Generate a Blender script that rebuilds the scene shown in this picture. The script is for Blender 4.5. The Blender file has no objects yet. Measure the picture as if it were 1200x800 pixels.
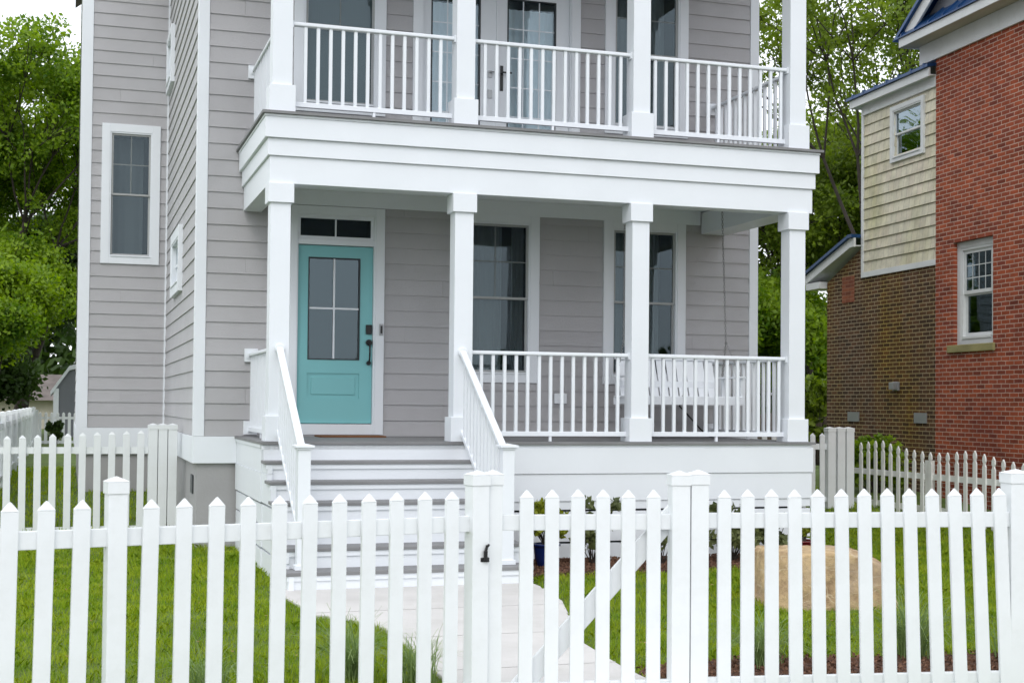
import bpy, bmesh, math, random
import numpy as np
from mathutils import Vector, Matrix
random.seed(7); rng = np.random.default_rng(7)
R = math.radians
scene = bpy.context.scene
COL = scene.collection

# ------------------------------------------------------------------ camera
cam_d = bpy.data.cameras.new('camera'); cam = bpy.data.objects.new('camera', cam_d); COL.objects.link(cam)
fwd = Vector((0.30556926, 0.95185991, 0.024293)); rt = Vector((0.95203292, -0.30585854, 0.0091585)); up = Vector((-0.01614783, -0.02032918, 0.99966293))
CAMP = Vector((-1.7814, -13.5389, 0.3731))
cam.matrix_world = Matrix(((rt.x, up.x, -fwd.x, CAMP.x), (rt.y, up.y, -fwd.y, CAMP.y), (rt.z, up.z, -fwd.z, CAMP.z), (0, 0, 0, 1)))
cam_d.sensor_width = 36; cam_d.lens = 36*1629.7/1200
cam_d.shift_x = -0.00416; cam_d.shift_y = 0.0293
cam_d.clip_end = 600; cam_d.clip_start = 0.05
cam_d.dof.use_dof = True; cam_d.dof.focus_distance = 13.5; cam_d.dof.aperture_fstop = 7.0
scene.camera = cam

# ------------------------------------------------------------------ sky and light (bright overcast)
SUN_EL, SUN_AZ = 44, 205      # azimuth clockwise from +Y: behind the camera, to the left
world = bpy.data.worlds.new('World'); scene.world = world; world.use_nodes = True
wn = world.node_tree.nodes; wl = world.node_tree.links; wn.clear()
sky = wn.new('ShaderNodeTexSky'); sky.sky_type = 'NISHITA'; sky.sun_disc = False
sky.sun_elevation = R(SUN_EL); sky.sun_rotation = R(SUN_AZ); sky.dust_density = 3.0
geo = wn.new('ShaderNodeTexCoord'); sep = wn.new('ShaderNodeSeparateXYZ')
wl.new(geo.outputs['Generated'], sep.inputs[0])
rmp = wn.new('ShaderNodeValToRGB')
rmp.color_ramp.elements[0].position = 0.0; rmp.color_ramp.elements[0].color = (13.2, 13.7, 14.4, 1)
rmp.color_ramp.elements[1].position = 0.9; rmp.color_ramp.elements[1].color = (13.8, 14.3, 15.1, 1)
wl.new(sep.outputs['Z'], rmp.inputs[0])
cn = wn.new('ShaderNodeTexNoise'); cn.inputs['Scale'].default_value = 2.2; cn.inputs['Detail'].default_value = 5
cr = wn.new('ShaderNodeMapRange'); cr.inputs['From Min'].default_value = .3; cr.inputs['From Max'].default_value = .7
cr.inputs['To Min'].default_value = .82; cr.inputs['To Max'].default_value = .97
wl.new(cn.outputs['Fac'], cr.inputs['Value'])
mx = wn.new('ShaderNodeMixRGB'); wl.new(cr.outputs[0], mx.inputs[0]); wl.new(sky.outputs[0], mx.inputs[1]); wl.new(rmp.outputs[0], mx.inputs[2])
bg = wn.new('ShaderNodeBackground'); bg.inputs['Strength'].default_value = 0.1
wo = wn.new('ShaderNodeOutputWorld'); wl.new(mx.outputs[0], bg.inputs[0]); wl.new(bg.outputs[0], wo.inputs[0])
sl = bpy.data.lights.new('sun', 'SUN'); sl.energy = 0.6; sl.angle = R(24); sl.color = (1, .97, .92)
so = bpy.data.objects.new('sun', sl); COL.objects.link(so)
sd = Vector((math.sin(R(SUN_AZ))*math.cos(R(SUN_EL)), math.cos(R(SUN_AZ))*math.cos(R(SUN_EL)), math.sin(R(SUN_EL))))
so.rotation_euler = sd.to_track_quat('Z', 'Y').to_euler(); so.location = sd*60
scene.view_settings.view_transform = 'Standard'; scene.view_settings.look = 'None'
scene.view_settings.exposure = 0.38; scene.view_settings.gamma = 1
scene.render.engine = 'CYCLES'
scene.cycles.max_bounces = 8; scene.cycles.transparent_max_bounces = 12

# ------------------------------------------------------------------ materials
def new_mat(name):
    m = bpy.data.materials.new(name); m.use_nodes = True
    return m, m.node_tree.nodes, m.node_tree.links, m.node_tree.nodes['Principled BSDF']
def paint(name, col, rough=.5, bump=.15, bscale=60, var=.06, stretch=(1, 1, 1), spec=.4, dirt=0., metal=0.):
    """painted / plain surface: large soft tone variation, fine bump, optional dirt"""
    m, n, l, b = new_mat(name)
    tc = n.new('ShaderNodeTexCoord'); mp = n.new('ShaderNodeMapping'); mp.inputs['Scale'].default_value = stretch
    l.new(tc.outputs['Object'], mp.inputs[0])
    n1 = n.new('ShaderNodeTexNoise'); n1.inputs['Scale'].default_value = 1.7; n1.inputs['Detail'].default_value = 6
    l.new(tc.outputs['Object'], n1.inputs[0])
    hs = n.new('ShaderNodeHueSaturation'); hs.inputs['Color'].default_value = (*col, 1)
    mr = n.new('ShaderNodeMapRange'); mr.inputs['From Min'].default_value = .3; mr.inputs['From Max'].default_value = .7
    mr.inputs['To Min'].default_value = 1-var; mr.inputs['To Max'].default_value = 1+var
    l.new(n1.outputs['Fac'], mr.inputs['Value']); l.new(mr.outputs[0], hs.inputs['Value'])
    out = hs.outputs[0]
    if dirt > 0:
        n3 = n.new('ShaderNodeTexNoise'); n3.inputs['Scale'].default_value = 5; n3.inputs['Detail'].default_value = 10; n3.inputs['Roughness'].default_value = .7
        l.new(tc.outputs['Object'], n3.inputs[0])
        r3 = n.new('ShaderNodeMapRange'); r3.inputs['From Min'].default_value = .5; r3.inputs['From Max'].default_value = .8; r3.inputs['To Max'].default_value = dirt
        l.new(n3.outputs['Fac'], r3.inputs['Value'])
        mm = n.new('ShaderNodeMixRGB'); mm.inputs[2].default_value = (.30, .30, .22, 1)
        l.new(r3.outputs[0], mm.inputs[0]); l.new(out, mm.inputs[1]); out = mm.outputs[0]
    l.new(out, b.inputs['Base Color'])
    n2 = n.new('ShaderNodeTexNoise'); n2.inputs['Scale'].default_value = bscale; n2.inputs['Detail'].default_value = 5
    l.new(mp.outputs[0], n2.inputs[0])
    bp = n.new('ShaderNodeBump'); bp.inputs['Strength'].default_value = bump; bp.inputs['Distance'].default_value = .01
    l.new(n2.outputs['Fac'], bp.inputs['Height']); l.new(bp.outputs[0], b.inputs['Normal'])
    b.inputs['Roughness'].default_value = rough; b.inputs['Specular IOR Level'].default_value = spec; b.inputs['Metallic'].default_value = metal
    return m
WHITE = paint('white_paint', (.74, .77, .81), .45, .06, 40, .02, dirt=.03)
VINYL = paint('white_vinyl', (.75, .775, .79), .36, .05, 25, .035, dirt=.14)
OLDWHITE = paint('weathered_white', (.78, .79, .77), .6, .25, 50, .06, dirt=.2)
SIDING = paint('grey_fibre_cement', (.445, .438, .452), .7, .55, 45, .045, (1, 1, 12))
def island_tone(m, amt):
    n, l = m.node_tree.nodes, m.node_tree.links; b = n['Principled BSDF']; src = b.inputs['Base Color'].links[0].from_socket
    g = n.new('ShaderNodeNewGeometry'); mr = n.new('ShaderNodeMapRange'); mr.inputs['To Min'].default_value = 1-amt; mr.inputs['To Max'].default_value = 1+amt
    h = n.new('ShaderNodeHueSaturation'); l.new(g.outputs['Random Per Island'], mr.inputs['Value']); l.new(mr.outputs[0], h.inputs['Value']); l.new(src, h.inputs['Color']); l.new(h.outputs[0], b.inputs['Base Color'])
island_tone(SIDING, .02)
GRID = paint('grey_grille', (.19, .21, .21), .5, .0)
SASHM = paint('grey_sash', (.36, .37, .37), .5, .0)
FOUND = paint('grey_foundation', (.35, .345, .35), .85, .35, 30, .06)
DECK = paint('grey_deck_boards', (.20, .20, .205), .6, .3, 20, .12, (1, 12, 1))
TEAL = paint('teal_door_paint', (.20, .49, .51), .42, .05, 30, .015)
BLACK = paint('black_metal', (.012, .012, .013), .35, .1, 60, .1)
DARKFRAME = paint('dark_glazing_edge', (.02, .025, .03), .4, .05)
DARK = paint('unlit_dark', (.018, .022, .023), .9, .0)  # near-black colour stands in for the shade of unlit rooms and crawl space
SCREEN = paint('insect_screen_grey', (.10, .105, .11), .6, .0)
BLUEROOF = paint('blue_metal_roof', (.012, .055, .16), .3, .1, 8, .1, metal=.3)
FASCIA = paint('old_white_fascia', (.66, .68, .68), .6, .15, 20, .05, dirt=.25)
SOFFIT = paint('beige_soffit', (.50, .46, .38), .7, .1)
CURT = paint('curtain_grey', (.31, .33, .335), .9, .0)
SHEER = paint('sheer_curtain', (.80, .84, .85), .9, .0)
BLIND = paint('blind_grey', (.22, .27, .28), .8, .0)
GALV = paint('galvanised_steel', (.35, .36, .37), .4, .1, metal=.6)
STEEL = paint('chain_steel', (.30, .30, .30), .4, .1, metal=.7)
MAT = paint('coir_mat', (.20, .085, .035), .95, .8, 200, .2)
CONC = paint('pale_concrete', (.54, .525, .51), .85, .4, 70, .09, dirt=.22)
WALKC = paint('sidewalk_concrete', (.42, .41, .39), .9, .4, 60, .1, dirt=.2)
ASPH = paint('asphalt', (.06, .06, .062), .9, .6, 90, .15)
ROCK = None
POTB = paint('cobalt_glaze', (.008, .02, .11), .12, .1, 8, .35)
POTR = paint('oxblood_glaze', (.14, .012, .015), .15, .1, 8, .2)
SOIL = paint('potting_soil', (.04, .028, .02), .95, .8, 60, .2)
BARK = paint('bark', (.045, .036, .030), .95, 1.0, 20, .3, (1, 1, .25))
SHEDM = paint('grey_shed_siding', (.17, .18, .20), .8, .2, 20, .05)
BROWNROOF = paint('brown_shingle_roof', (.13, .11, .10), .95, .8, 25, .3)
MOSS = paint('mossy_stone', (.30, .27, .12), .9, .6, 25, .3)
WOODF = paint('weathered_fence_boards', (.10, .075, .055), .9, .5, 20, .2)

def glass_mat(name, tint, refl=1.0):
    m, n, l, b = new_mat(name); n.remove(b)
    o = n['Material Output']
    t = n.new('ShaderNodeBsdfTransparent'); t.inputs[0].default_value = (*tint, 1)
    g = n.new('ShaderNodeBsdfGlossy'); g.inputs['Roughness'].default_value = .015; g.inputs[0].default_value = (.72, .86, .95, 1)
    tc = n.new('ShaderNodeTexCoord'); ns = n.new('ShaderNodeTexNoise'); ns.inputs['Scale'].default_value = 1.1; ns.inputs['Detail'].default_value = 1
    l.new(tc.outputs['Object'], ns.inputs[0])
    bp = n.new('ShaderNodeBump'); bp.inputs['Strength'].default_value = .25; bp.inputs['Distance'].default_value = .02
    l.new(ns.outputs['Fac'], bp.inputs['Height']); l.new(bp.outputs[0], g.inputs['Normal'])
    f = n.new('ShaderNodeFresnel'); f.inputs['IOR'].default_value = 1.62
    mu = n.new('ShaderNodeMath'); mu.operation = 'MULTIPLY'; mu.inputs[1].default_value = refl; l.new(f.outputs[0], mu.inputs[0])
    mi = n.new('ShaderNodeMixShader'); l.new(mu.outputs[0], mi.inputs[0]); l.new(t.outputs[0], mi.inputs[1]); l.new(g.outputs[0], mi.inputs[2])
    l.new(mi.outputs[0], o.inputs[0]); return m
GLASS = glass_mat('window_glass', (.74, .77, .77), .72)
NGLASS = glass_mat('neighbour_glass', (.5, .52, .52), .45)
DOORGLASS = glass_mat('door_glass', (.55, .62, .62), 1.25)
CLEAR = glass_mat('clear_glass', (.90, .93, .94), 1.0)
MIRRORY = glass_mat('old_glass', (.6, .62, .62), 2.6)

def brick_mat(name, c1, c2, mortar, horiz='Y', bw=.213, rh=.0677, ms=.011, stain=None, offs=.5, bump=.9, rough=.9, dark=.35):
    m, n, l, b = new_mat(name)
    tc = n.new('ShaderNodeTexCoord'); s = n.new('ShaderNodeSeparateXYZ'); c = n.new('ShaderNodeCombineXYZ')
    l.new(tc.outputs['Object'], s.inputs[0]); l.new(s.outputs[horiz], c.inputs[0]); l.new(s.outputs['Z'], c.inputs[1])
    wob = n.new('ShaderNodeTexNoise'); wob.inputs['Scale'].default_value = 9; l.new(tc.outputs['Object'], wob.inputs[0])
    wv = n.new('ShaderNodeVectorMath'); wv.operation = 'MULTIPLY_ADD'; wv.inputs[1].default_value = (.012, .010, 0)
    l.new(wob.outputs['Color'], wv.inputs[0]); l.new(c.outputs[0], wv.inputs[2])
    br = n.new('ShaderNodeTexBrick'); br.inputs['Scale'].default_value = 1; br.inputs['Brick Width'].default_value = bw
    br.inputs['Row Height'].default_value = rh; br.inputs['Mortar Size'].default_value = ms/2; br.inputs['Mortar Smooth'].default_value = .25
    br.inputs['Bias'].default_value = -.1; br.offset = offs
    br.inputs['Color1'].default_value = (*c1, 1); br.inputs['Color2'].default_value = (*c2, 1); br.inputs['Mortar'].default_value = (*mortar, 1)
    l.new(wv.outputs[0], br.inputs['Vector'])
    # second brick layer at the same grid picks out odd dark bricks
    b2 = n.new('ShaderNodeTexBrick'); b2.inputs['Scale'].default_value = 1; b2.inputs['Brick Width'].default_value = bw
    b2.inputs['Row Height'].default_value = rh; b2.inputs['Mortar Size'].default_value = 0; b2.offset = offs; b2.inputs['Bias'].default_value = -.55
    b2.inputs['Color1'].default_value = (1, 1, 1, 1); b2.inputs['Color2'].default_value = (dark, dark*.9, dark*.95, 1)
    off = n.new('ShaderNodeVectorMath'); off.operation = 'ADD'; off.inputs[1].default_value = (bw*40, rh*62, 0)
    l.new(wv.outputs[0], off.inputs[0]); l.new(off.outputs[0], b2.inputs['Vector'])
    mulc = n.new('ShaderNodeMixRGB'); mulc.blend_type = 'MULTIPLY'; mulc.inputs[0].default_value = 1
    bm_ = n.new('ShaderNodeMixRGB'); l.new(br.outputs['Fac'], bm_.inputs[0]); l.new(b2.outputs['Color'], bm_.inputs[1]); bm_.inputs[2].default_value = (1, 1, 1, 1)
    l.new(br.outputs['Color'], mulc.inputs[1]); l.new(bm_.outputs[0], mulc.inputs[2])
    ns = n.new('ShaderNodeTexNoise'); ns.inputs['Scale'].default_value = 3.5; ns.inputs['Detail'].default_value = 9; ns.inputs['Roughness'].default_value = .7
    l.new(tc.outputs['Object'], ns.inputs[0])
    mr = n.new('ShaderNodeMapRange'); mr.inputs['From Min'].default_value = .3; mr.inputs['From Max'].default_value = .7; mr.inputs['To Min'].default_value = .78; mr.inputs['To Max'].default_value = 1.22
    l.new(ns.outputs['Fac'], mr.inputs['Value'])
    hs = n.new('ShaderNodeHueSaturation'); l.new(mulc.outputs[0], hs.inputs['Color']); l.new(mr.outputs[0], hs.inputs['Value'])
    out = hs.outputs[0]
    if stain:
        (sc, amt, lo, hi, stretch) = stain
        mp = n.new('ShaderNodeMapping'); mp.inputs['Scale'].default_value = stretch; l.new(tc.outputs['Object'], mp.inputs[0])
        n4 = n.new('ShaderNodeTexNoise'); n4.inputs['Scale'].default_value = .8; n4.inputs['Detail'].default_value = 7; n4.inputs['Roughness'].default_value = .6
        l.new(mp.outputs[0], n4.inputs[0])
        r4 = n.new('ShaderNodeMapRange'); r4.inputs['From Min'].default_value = lo; r4.inputs['From Max'].default_value = hi; r4.inputs['To Max'].default_value = amt
        l.new(n4.outputs['Fac'], r4.inputs['Value'])
        m4 = n.new('ShaderNodeMixRGB'); m4.blend_type = 'MULTIPLY'; m4.inputs[2].default_value = (*sc, 1); l.new(r4.outputs[0], m4.inputs[0]); l.new(out, m4.inputs[1]); out = m4.outputs[0]
    l.new(out, b.inputs['Base Color']); b.inputs['Roughness'].default_value = rough; b.inputs['Specular IOR Level'].default_value = .25
    inv = n.new('ShaderNodeMath'); inv.operation = 'SUBTRACT'; inv.inputs[0].default_value = 1; l.new(br.outputs['Fac'], inv.inputs[1])
    n5 = n.new('ShaderNodeTexNoise'); n5.inputs['Scale'].default_value = 60; l.new(tc.outputs['Object'], n5.inputs[0])
    ad = n.new('ShaderNodeMath'); ad.operation = 'MULTIPLY_ADD'; ad.inputs[1].default_value = .25; l.new(n5.outputs['Fac'], ad.inputs[0]); l.new(inv.outputs[0], ad.inputs[2])
    bp = n.new('ShaderNodeBump'); bp.inputs['Strength'].default_value = bump; bp.inputs['Distance'].default_value = .008
    l.new(ad.outputs[0], bp.inputs['Height']); l.new(bp.outputs[0], b.inputs['Normal'])
    return m
REDBRICK = brick_mat('red_brick', (.37, .085, .036), (.20, .048, .031), (.54, .39, .31), ms=.0130, stain=((.52, .42, .50), .85, .46, .70, (1, .45, .35)), dark=.28)
BROWNBRICK = brick_mat('brown_brick', (.120, .062, .034), (.048, .030, .020), (.36, .29, .19), ms=.015, stain=((1.15, 1.05, .40), .95, .42, .68, (1, 1.2, .35)), dark=.6)
PATCHBRICK = brick_mat('orange_patch_brick', (.27, .09, .045), (.19, .06, .035), (.30, .17, .11), ms=.01)
SHINGLE = brick_mat('cream_shingles', (.60, .57, .45), (.66, .62, .49), (.34, .31, .23), bw=.17, rh=.187, ms=.008, stain=((.78, .80, .52), .8, .48, .72, (1, 1.2, .5)), bump=.5, dark=.93)

def leaf_mat(name, c1, c2, trans=.35, rough=.55, nscale=.55):
    m, n, l, b = new_mat(name); o = n['Material Output']
    g = n.new('ShaderNodeNewGeometry'); rp = n.new('ShaderNodeValToRGB')
    rp.color_ramp.elements[0].color = (*c1, 1); rp.color_ramp.elements[1].color = (*c2, 1)
    tc = n.new('ShaderNodeTexCoord'); ns = n.new('ShaderNodeTexNoise'); ns.inputs['Scale'].default_value = nscale; ns.inputs['Detail'].default_value = 3
    l.new(tc.outputs['Object'], ns.inputs[0])
    ma = n.new('ShaderNodeMath'); ma.operation = 'MULTIPLY_ADD'; ma.inputs[1].default_value = .5; l.new(g.outputs['Random Per Island'], ma.inputs[0])
    m2 = n.new('ShaderNodeMapRange'); m2.inputs['From Min'].default_value = .35; m2.inputs['From Max'].default_value = .65; m2.inputs['To Max'].default_value = .55
    l.new(ns.outputs['Fac'], m2.inputs['Value']); l.new(m2.outputs[0], ma.inputs[2]); l.new(ma.outputs[0], rp.inputs[0])
    l.new(rp.outputs[0], b.inputs['Base Color']); b.inputs['Roughness'].default_value = rough; b.inputs['Specular IOR Level'].default_value = .3
    t = n.new('ShaderNodeBsdfTranslucent'); hs = n.new('ShaderNodeHueSaturation'); hs.inputs['Value'].default_value = 1.5; hs.inputs['Saturation'].default_value = 1.1
    l.new(rp.outputs[0], hs.inputs['Color']); l.new(hs.outputs[0], t.inputs[0])
    mi = n.new('ShaderNodeMixShader'); mi.inputs[0].default_value = trans; l.new(b.outputs[0], mi.inputs[1]); l.new(t.outputs[0], mi.inputs[2]); l.new(mi.outputs[0], o.inputs[0])
    return m
LEAF_R = leaf_mat('spring_leaves', (.075, .125, .015), (.24, .32, .035), .4)
LEAF_L = leaf_mat('maple_leaves', (.045, .115, .012), (.27, .38, .03), .45, nscale=.9)
LEAF_D = leaf_mat('dark_leaves', (.018, .040, .010), (.050, .090, .015))
LEAF_S = leaf_mat('shrub_leaves', (.035, .055, .018), (.20, .22, .09))
LEAF_Y = leaf_mat('chartreuse_leaves', (.13, .17, .015), (.30, .32, .03))
GRASSM = leaf_mat('grass_blades', (.10, .215, .008), (.36, .43, .03), .35, nscale=2.6)
TUFTM = leaf_mat('liriope_blades', (.11, .19, .055), (.30, .38, .16), .3)
GROUNDM = paint('lawn_soil', (.075, .115, .018), .95, .9, 40, .3)

def mulch_mat():
    m, n, l, b = new_mat('bark_mulch'); tc = n.new('ShaderNodeTexCoord')
    v = n.new('ShaderNodeTexVoronoi'); v.inputs['Scale'].default_value = 45; l.new(tc.outputs['Object'], v.inputs[0])
    r = n.new('ShaderNodeValToRGB'); r.color_ramp.elements[0].color = (.035, .015, .009, 1); r.color_ramp.elements[1].color = (.20, .10, .065, 1)
    s = n.new('ShaderNodeSeparateColor'); l.new(v.outputs['Color'], s.inputs[0]); l.new(s.outputs[0], r.inputs[0]); l.new(r.outputs[0], b.inputs['Base Color'])
    bp = n.new('ShaderNodeBump'); bp.inputs['Strength'].default_value = 1; bp.inputs['Distance'].default_value = .03
    l.new(v.outputs['Distance'], bp.inputs['Height']); l.new(bp.outputs[0], b.inputs['Normal']); b.inputs['Roughness'].default_value = .95
    return m
MULCH = mulch_mat()
CHIPM = leaf_mat('mulch_chips', (.05, .022, .012), (.26, .14, .09), 0.0, .9)
def rock_mat():
    m, n, l, b = new_mat('sandstone'); tc = n.new('ShaderNodeTexCoord')
    a = n.new('ShaderNodeTexNoise'); a.inputs['Scale'].default_value = 5; a.inputs['Detail'].default_value = 12; a.inputs['Roughness'].default_value = .7; l.new(tc.outputs['Object'], a.inputs[0])
    r = n.new('ShaderNodeValToRGB'); r.color_ramp.elements[0].position = .32; r.color_ramp.elements[0].color = (.24, .155, .085, 1)
    r.color_ramp.elements[1].position = .66; r.color_ramp.elements[1].color = (.60, .44, .24, 1); l.new(a.outputs['Fac'], r.inputs[0])
    mp = n.new('ShaderNodeMapping'); mp.inputs['Scale'].default_value = (1.6, 1.6, 4.5); l.new(tc.outputs['Object'], mp.inputs[0])
    w = n.new('ShaderNodeTexNoise'); w.inputs['Scale'].default_value = 1.2; w.inputs['Detail'].default_value = 2; w.inputs['Distortion'].default_value = .8; l.new(mp.outputs[0], w.inputs[0])
    w1 = n.new('ShaderNodeMath'); w1.operation = 'SUBTRACT'; w1.inputs[1].default_value = .5; l.new(w.outputs['Fac'], w1.inputs[0])
    w2 = n.new('ShaderNodeMath'); w2.operation = 'ABSOLUTE'; l.new(w1.outputs[0], w2.inputs[0])
    wr = n.new('ShaderNodeMapRange'); wr.inputs['From Min'].default_value = .0; wr.inputs['From Max'].default_value = .012; wr.inputs['To Min'].default_value = .75; wr.inputs['To Max'].default_value = 0; l.new(w2.outputs[0], wr.inputs['Value'])
    mi = n.new('ShaderNodeMixRGB'); mi.inputs[2].default_value = (.58, .47, .32, 1); l.new(wr.outputs[0], mi.inputs[0]); l.new(r.outputs[0], mi.inputs[1])
    pn = n.new('ShaderNodeTexNoise'); pn.inputs['Scale'].default_value = 2.2; pn.inputs['Detail'].default_value = 4; l.new(tc.outputs['Object'], pn.inputs[0])
    pr = n.new('ShaderNodeMapRange'); pr.inputs['From Min'].default_value = .52; pr.inputs['From Max'].default_value = .62; pr.inputs['To Max'].default_value = .55; l.new(pn.outputs['Fac'], pr.inputs['Value'])
    m3 = n.new('ShaderNodeMixRGB'); m3.inputs[2].default_value = (.28, .21, .17, 1); l.new(pr.outputs[0], m3.inputs[0]); l.new(mi.outputs[0], m3.inputs[1]); l.new(m3.outputs[0], b.inputs['Base Color'])
    ad = n.new('ShaderNodeMath'); ad.operation = 'ADD'; l.new(a.outputs['Fac'], ad.inputs[0]); l.new(wr.outputs[0], ad.inputs[1])
    bp = n.new('ShaderNodeBump'); bp.inputs['Strength'].default_value = .9; bp.inputs['Distance'].default_value = .04
    l.new(a.outputs['Fac'], bp.inputs['Height']); l.new(bp.outputs[0], b.inputs['Normal']); b.inputs['Roughness'].default_value = .9
    return m
ROCK = rock_mat()

# ------------------------------------------------------------------ object helpers
ORG = {}      # object -> its origin in the coordinates its parts are written in
def tag(o, label=None, cat=None, group=None, kind=None):
    if label: o['label'] = label
    if cat: o['category'] = cat
    if group: o['group'] = group
    if kind: o['kind'] = kind
    return o
def thing(name, loc, label, cat, group=None, rz=0, local=False):
    o = bpy.data.objects.new(name, None); COL.objects.link(o); o.location = loc; o.rotation_euler = (0, 0, rz)
    o.empty_display_size = .1
    ORG[o] = Vector((0, 0, 0)) if local else Vector(loc)
    return tag(o, label, cat, group)
class MB:
    def __init__(s): s.v = []; s.f = []
    def quadbox(s, p):        # 8 corners: 4 bottom (ccw seen from above), 4 top
        k = len(s.v); s.v += [tuple(q) for q in p]
        s.f += [(k+3, k+2, k+1, k), (k+4, k+5, k+6, k+7), (k, k+1, k+5, k+4), (k+1, k+2, k+6, k+5), (k+2, k+3, k+7, k+6), (k+3, k, k+4, k+7)]
        return s
    def box(s, x0, x1, y0, y1, z0, z1):
        x0, x1 = sorted((x0, x1)); y0, y1 = sorted((y0, y1)); z0, z1 = sorted((z0, z1))
        return s.quadbox([(x0, y0, z0), (x1, y0, z0), (x1, y1, z0), (x0, y1, z0), (x0, y0, z1), (x1, y0, z1), (x1, y1, z1), (x0, y1, z1)])
    def pyramid(s, x0, x1, y0, y1, z0, z1):
        k = len(s.v); s.v += [(x0, y0, z0), (x1, y0, z0), (x1, y1, z0), (x0, y1, z0), ((x0+x1)/2, (y0+y1)/2, z1)]
        s.f += [(k+3, k+2, k+1, k), (k, k+1, k+4), (k+1, k+2, k+4), (k+2, k+3, k+4), (k+3, k, k+4)]; return s
    def prism(s, poly, axis, a, b):   # poly: 2D points; axis x: (y,z), y: (x,z), z: (x,y)
        def P(p, t): return {'x': (t, p[0], p[1]), 'y': (p[0], t, p[1]), 'z': (p[0], p[1], t)}[axis]
        k = len(s.v); n = len(poly); s.v += [P(p, a) for p in poly]+[P(p, b) for p in poly]
        s.f += [tuple(range(k+n-1, k-1, -1)), tuple(range(k+n, k+2*n))]
        s.f += [(k+i, k+(i+1) % n, k+n+(i+1) % n, k+n+i) for i in range(n)]; return s
    def tube(s, p0, p1, r0, r1=None, n=8, caps=True):
        p0 = Vector(p0); p1 = Vector(p1); r1 = r0 if r1 is None else r1
        d = (p1-p0).normalized(); a = d.orthogonal().normalized(); b = d.cross(a); k = len(s.v)
        for p, r in ((p0, r0), (p1, r1)):
            for i in range(n):
                t = 2*math.pi*i/n; s.v.append(tuple(p+a*math.cos(t)*r+b*math.sin(t)*r))
        s.f += [(k+i, k+(i+1) % n, k+n+(i+1) % n, k+n+i) for i in range(n)]
        if caps: s.f += [tuple(range(k+n-1, k-1, -1)), tuple(range(k+n, k+2*n))]
        return s
    def lathe(s, prof, c, n=28):      # prof: (r, z)
        k = len(s.v); m = len(prof)
        for r, z in prof:
            for i in range(n):
                t = 2*math.pi*i/n; s.v.append((c[0]+r*math.cos(t), c[1]+r*math.sin(t), c[2]+z))
        for j in range(m-1):
            s.f += [(k+j*n+i, k+j*n+(i+1) % n, k+(j+1)*n+(i+1) % n, k+(j+1)*n+i) for i in range(n)]
        return s
    def grid(s, nu, nv, fn, close=False):
        k = len(s.v)
        for j in range(nv):
            for i in range(nu): s.v.append(tuple(fn(i/(nu-1), j/(nv-1))))
        for j in range(nv-1):
            for i in range(nu-1): s.f.append((k+j*nu+i, k+j*nu+i+1, k+(j+1)*nu+i+1, k+(j+1)*nu+i))
        return s
    def build(s, name, mat, parent=None, bevel=0, smooth=False, recalc=True, org=None, label=None):
        V = np.array(s.v, float)
        o0 = Vector(((V[:, 0].min()+V[:, 0].max())/2, (V[:, 1].min()+V[:, 1].max())/2, V[:, 2].min())) if org is None else Vector(org)
        me = bpy.data.meshes.new(name); me.from_pydata([tuple(q) for q in (V-np.array(o0))], [], s.f)
        if recalc:
            bm = bmesh.new(); bm.from_mesh(me); bmesh.ops.recalc_face_normals(bm, faces=bm.faces); bm.to_mesh(me); bm.free()
        if smooth: me.polygons.foreach_set('use_smooth', [True]*len(me.polygons))
        me.materials.append(mat); ob = bpy.data.objects.new(name, me); COL.objects.link(ob)
        if parent is not None: ob.parent = parent; ob.location = o0-ORG[parent]
        else: ob.location = o0
        ORG[ob] = o0
        if bevel:
            md = ob.modifiers.new('bevel', 'BEVEL'); md.width = bevel; md.segments = 2; md.limit_method = 'ANGLE'
        if label: ob['label'] = label
        return ob
def mesh_np(name, V, F, mat, parent=None, org=(0, 0, 0)):
    """V (n,3), F (m,k) all faces the same size"""
    me = bpy.data.meshes.new(name); org = Vector(org); V = np.asarray(V, np.float32)-np.array(org, np.float32)
    me.vertices.add(len(V)); me.vertices.foreach_set('co', V.ravel())
    k = F.shape[1]; me.loops.add(F.size); me.loops.foreach_set('vertex_index', F.ravel().astype(np.int32))
    me.polygons.add(len(F)); me.polygons.foreach_set('loop_start', np.arange(0, F.size, k, dtype=np.int32))
    me.update(calc_edges=True); me.materials.append(mat)
    ob = bpy.data.objects.new(name, me); COL.objects.link(ob)
    if parent is not None: ob.parent = parent; ob.location = org-ORG[parent]
    else: ob.location = org
    ORG[ob] = org
    return ob
def dup(o, parent, loc, rot=None):
    c = o.copy(); COL.objects.link(c); c.parent = parent; c.location = loc
    if rot is not None: c.rotation_euler = rot
    return c

# ------------------------------------------------------------------ ground
D = 2.233; WX = -.455; WY = 7.346; LX = -1.674; RX = 6.45; W = 5.997; G0 = -1.24
def gz(x, y):
    t = np.clip((np.asarray(y, float)-1.5)/7.5, 0, 1)
    return G0+.36*t*t*(3-2*t)+.0*x
def ground():
    xs = np.concatenate([np.linspace(-300, -14, 14), np.linspace(-12, 22, 69), np.linspace(24, 300, 14)])
    ys = np.concatenate([np.linspace(-8.35, 24, 82), np.linspace(28, 420, 22)])
    X, Y = np.meshgrid(xs, ys); Z = gz(X, Y)+.012*np.sin(X*2.3+Y*.7)*np.cos(Y*1.9)
    V = np.stack([X.ravel(), Y.ravel(), Z.ravel()], 1); nx = len(xs); i, j = np.meshgrid(np.arange(nx-1), np.arange(len(ys)-1))
    a = (j*nx+i).ravel(); F = np.stack([a, a+1, a+nx+1, a+nx], 1)
    o = mesh_np('ground', V, F, GROUNDM); tag(o, kind='structure')
ground()
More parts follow.
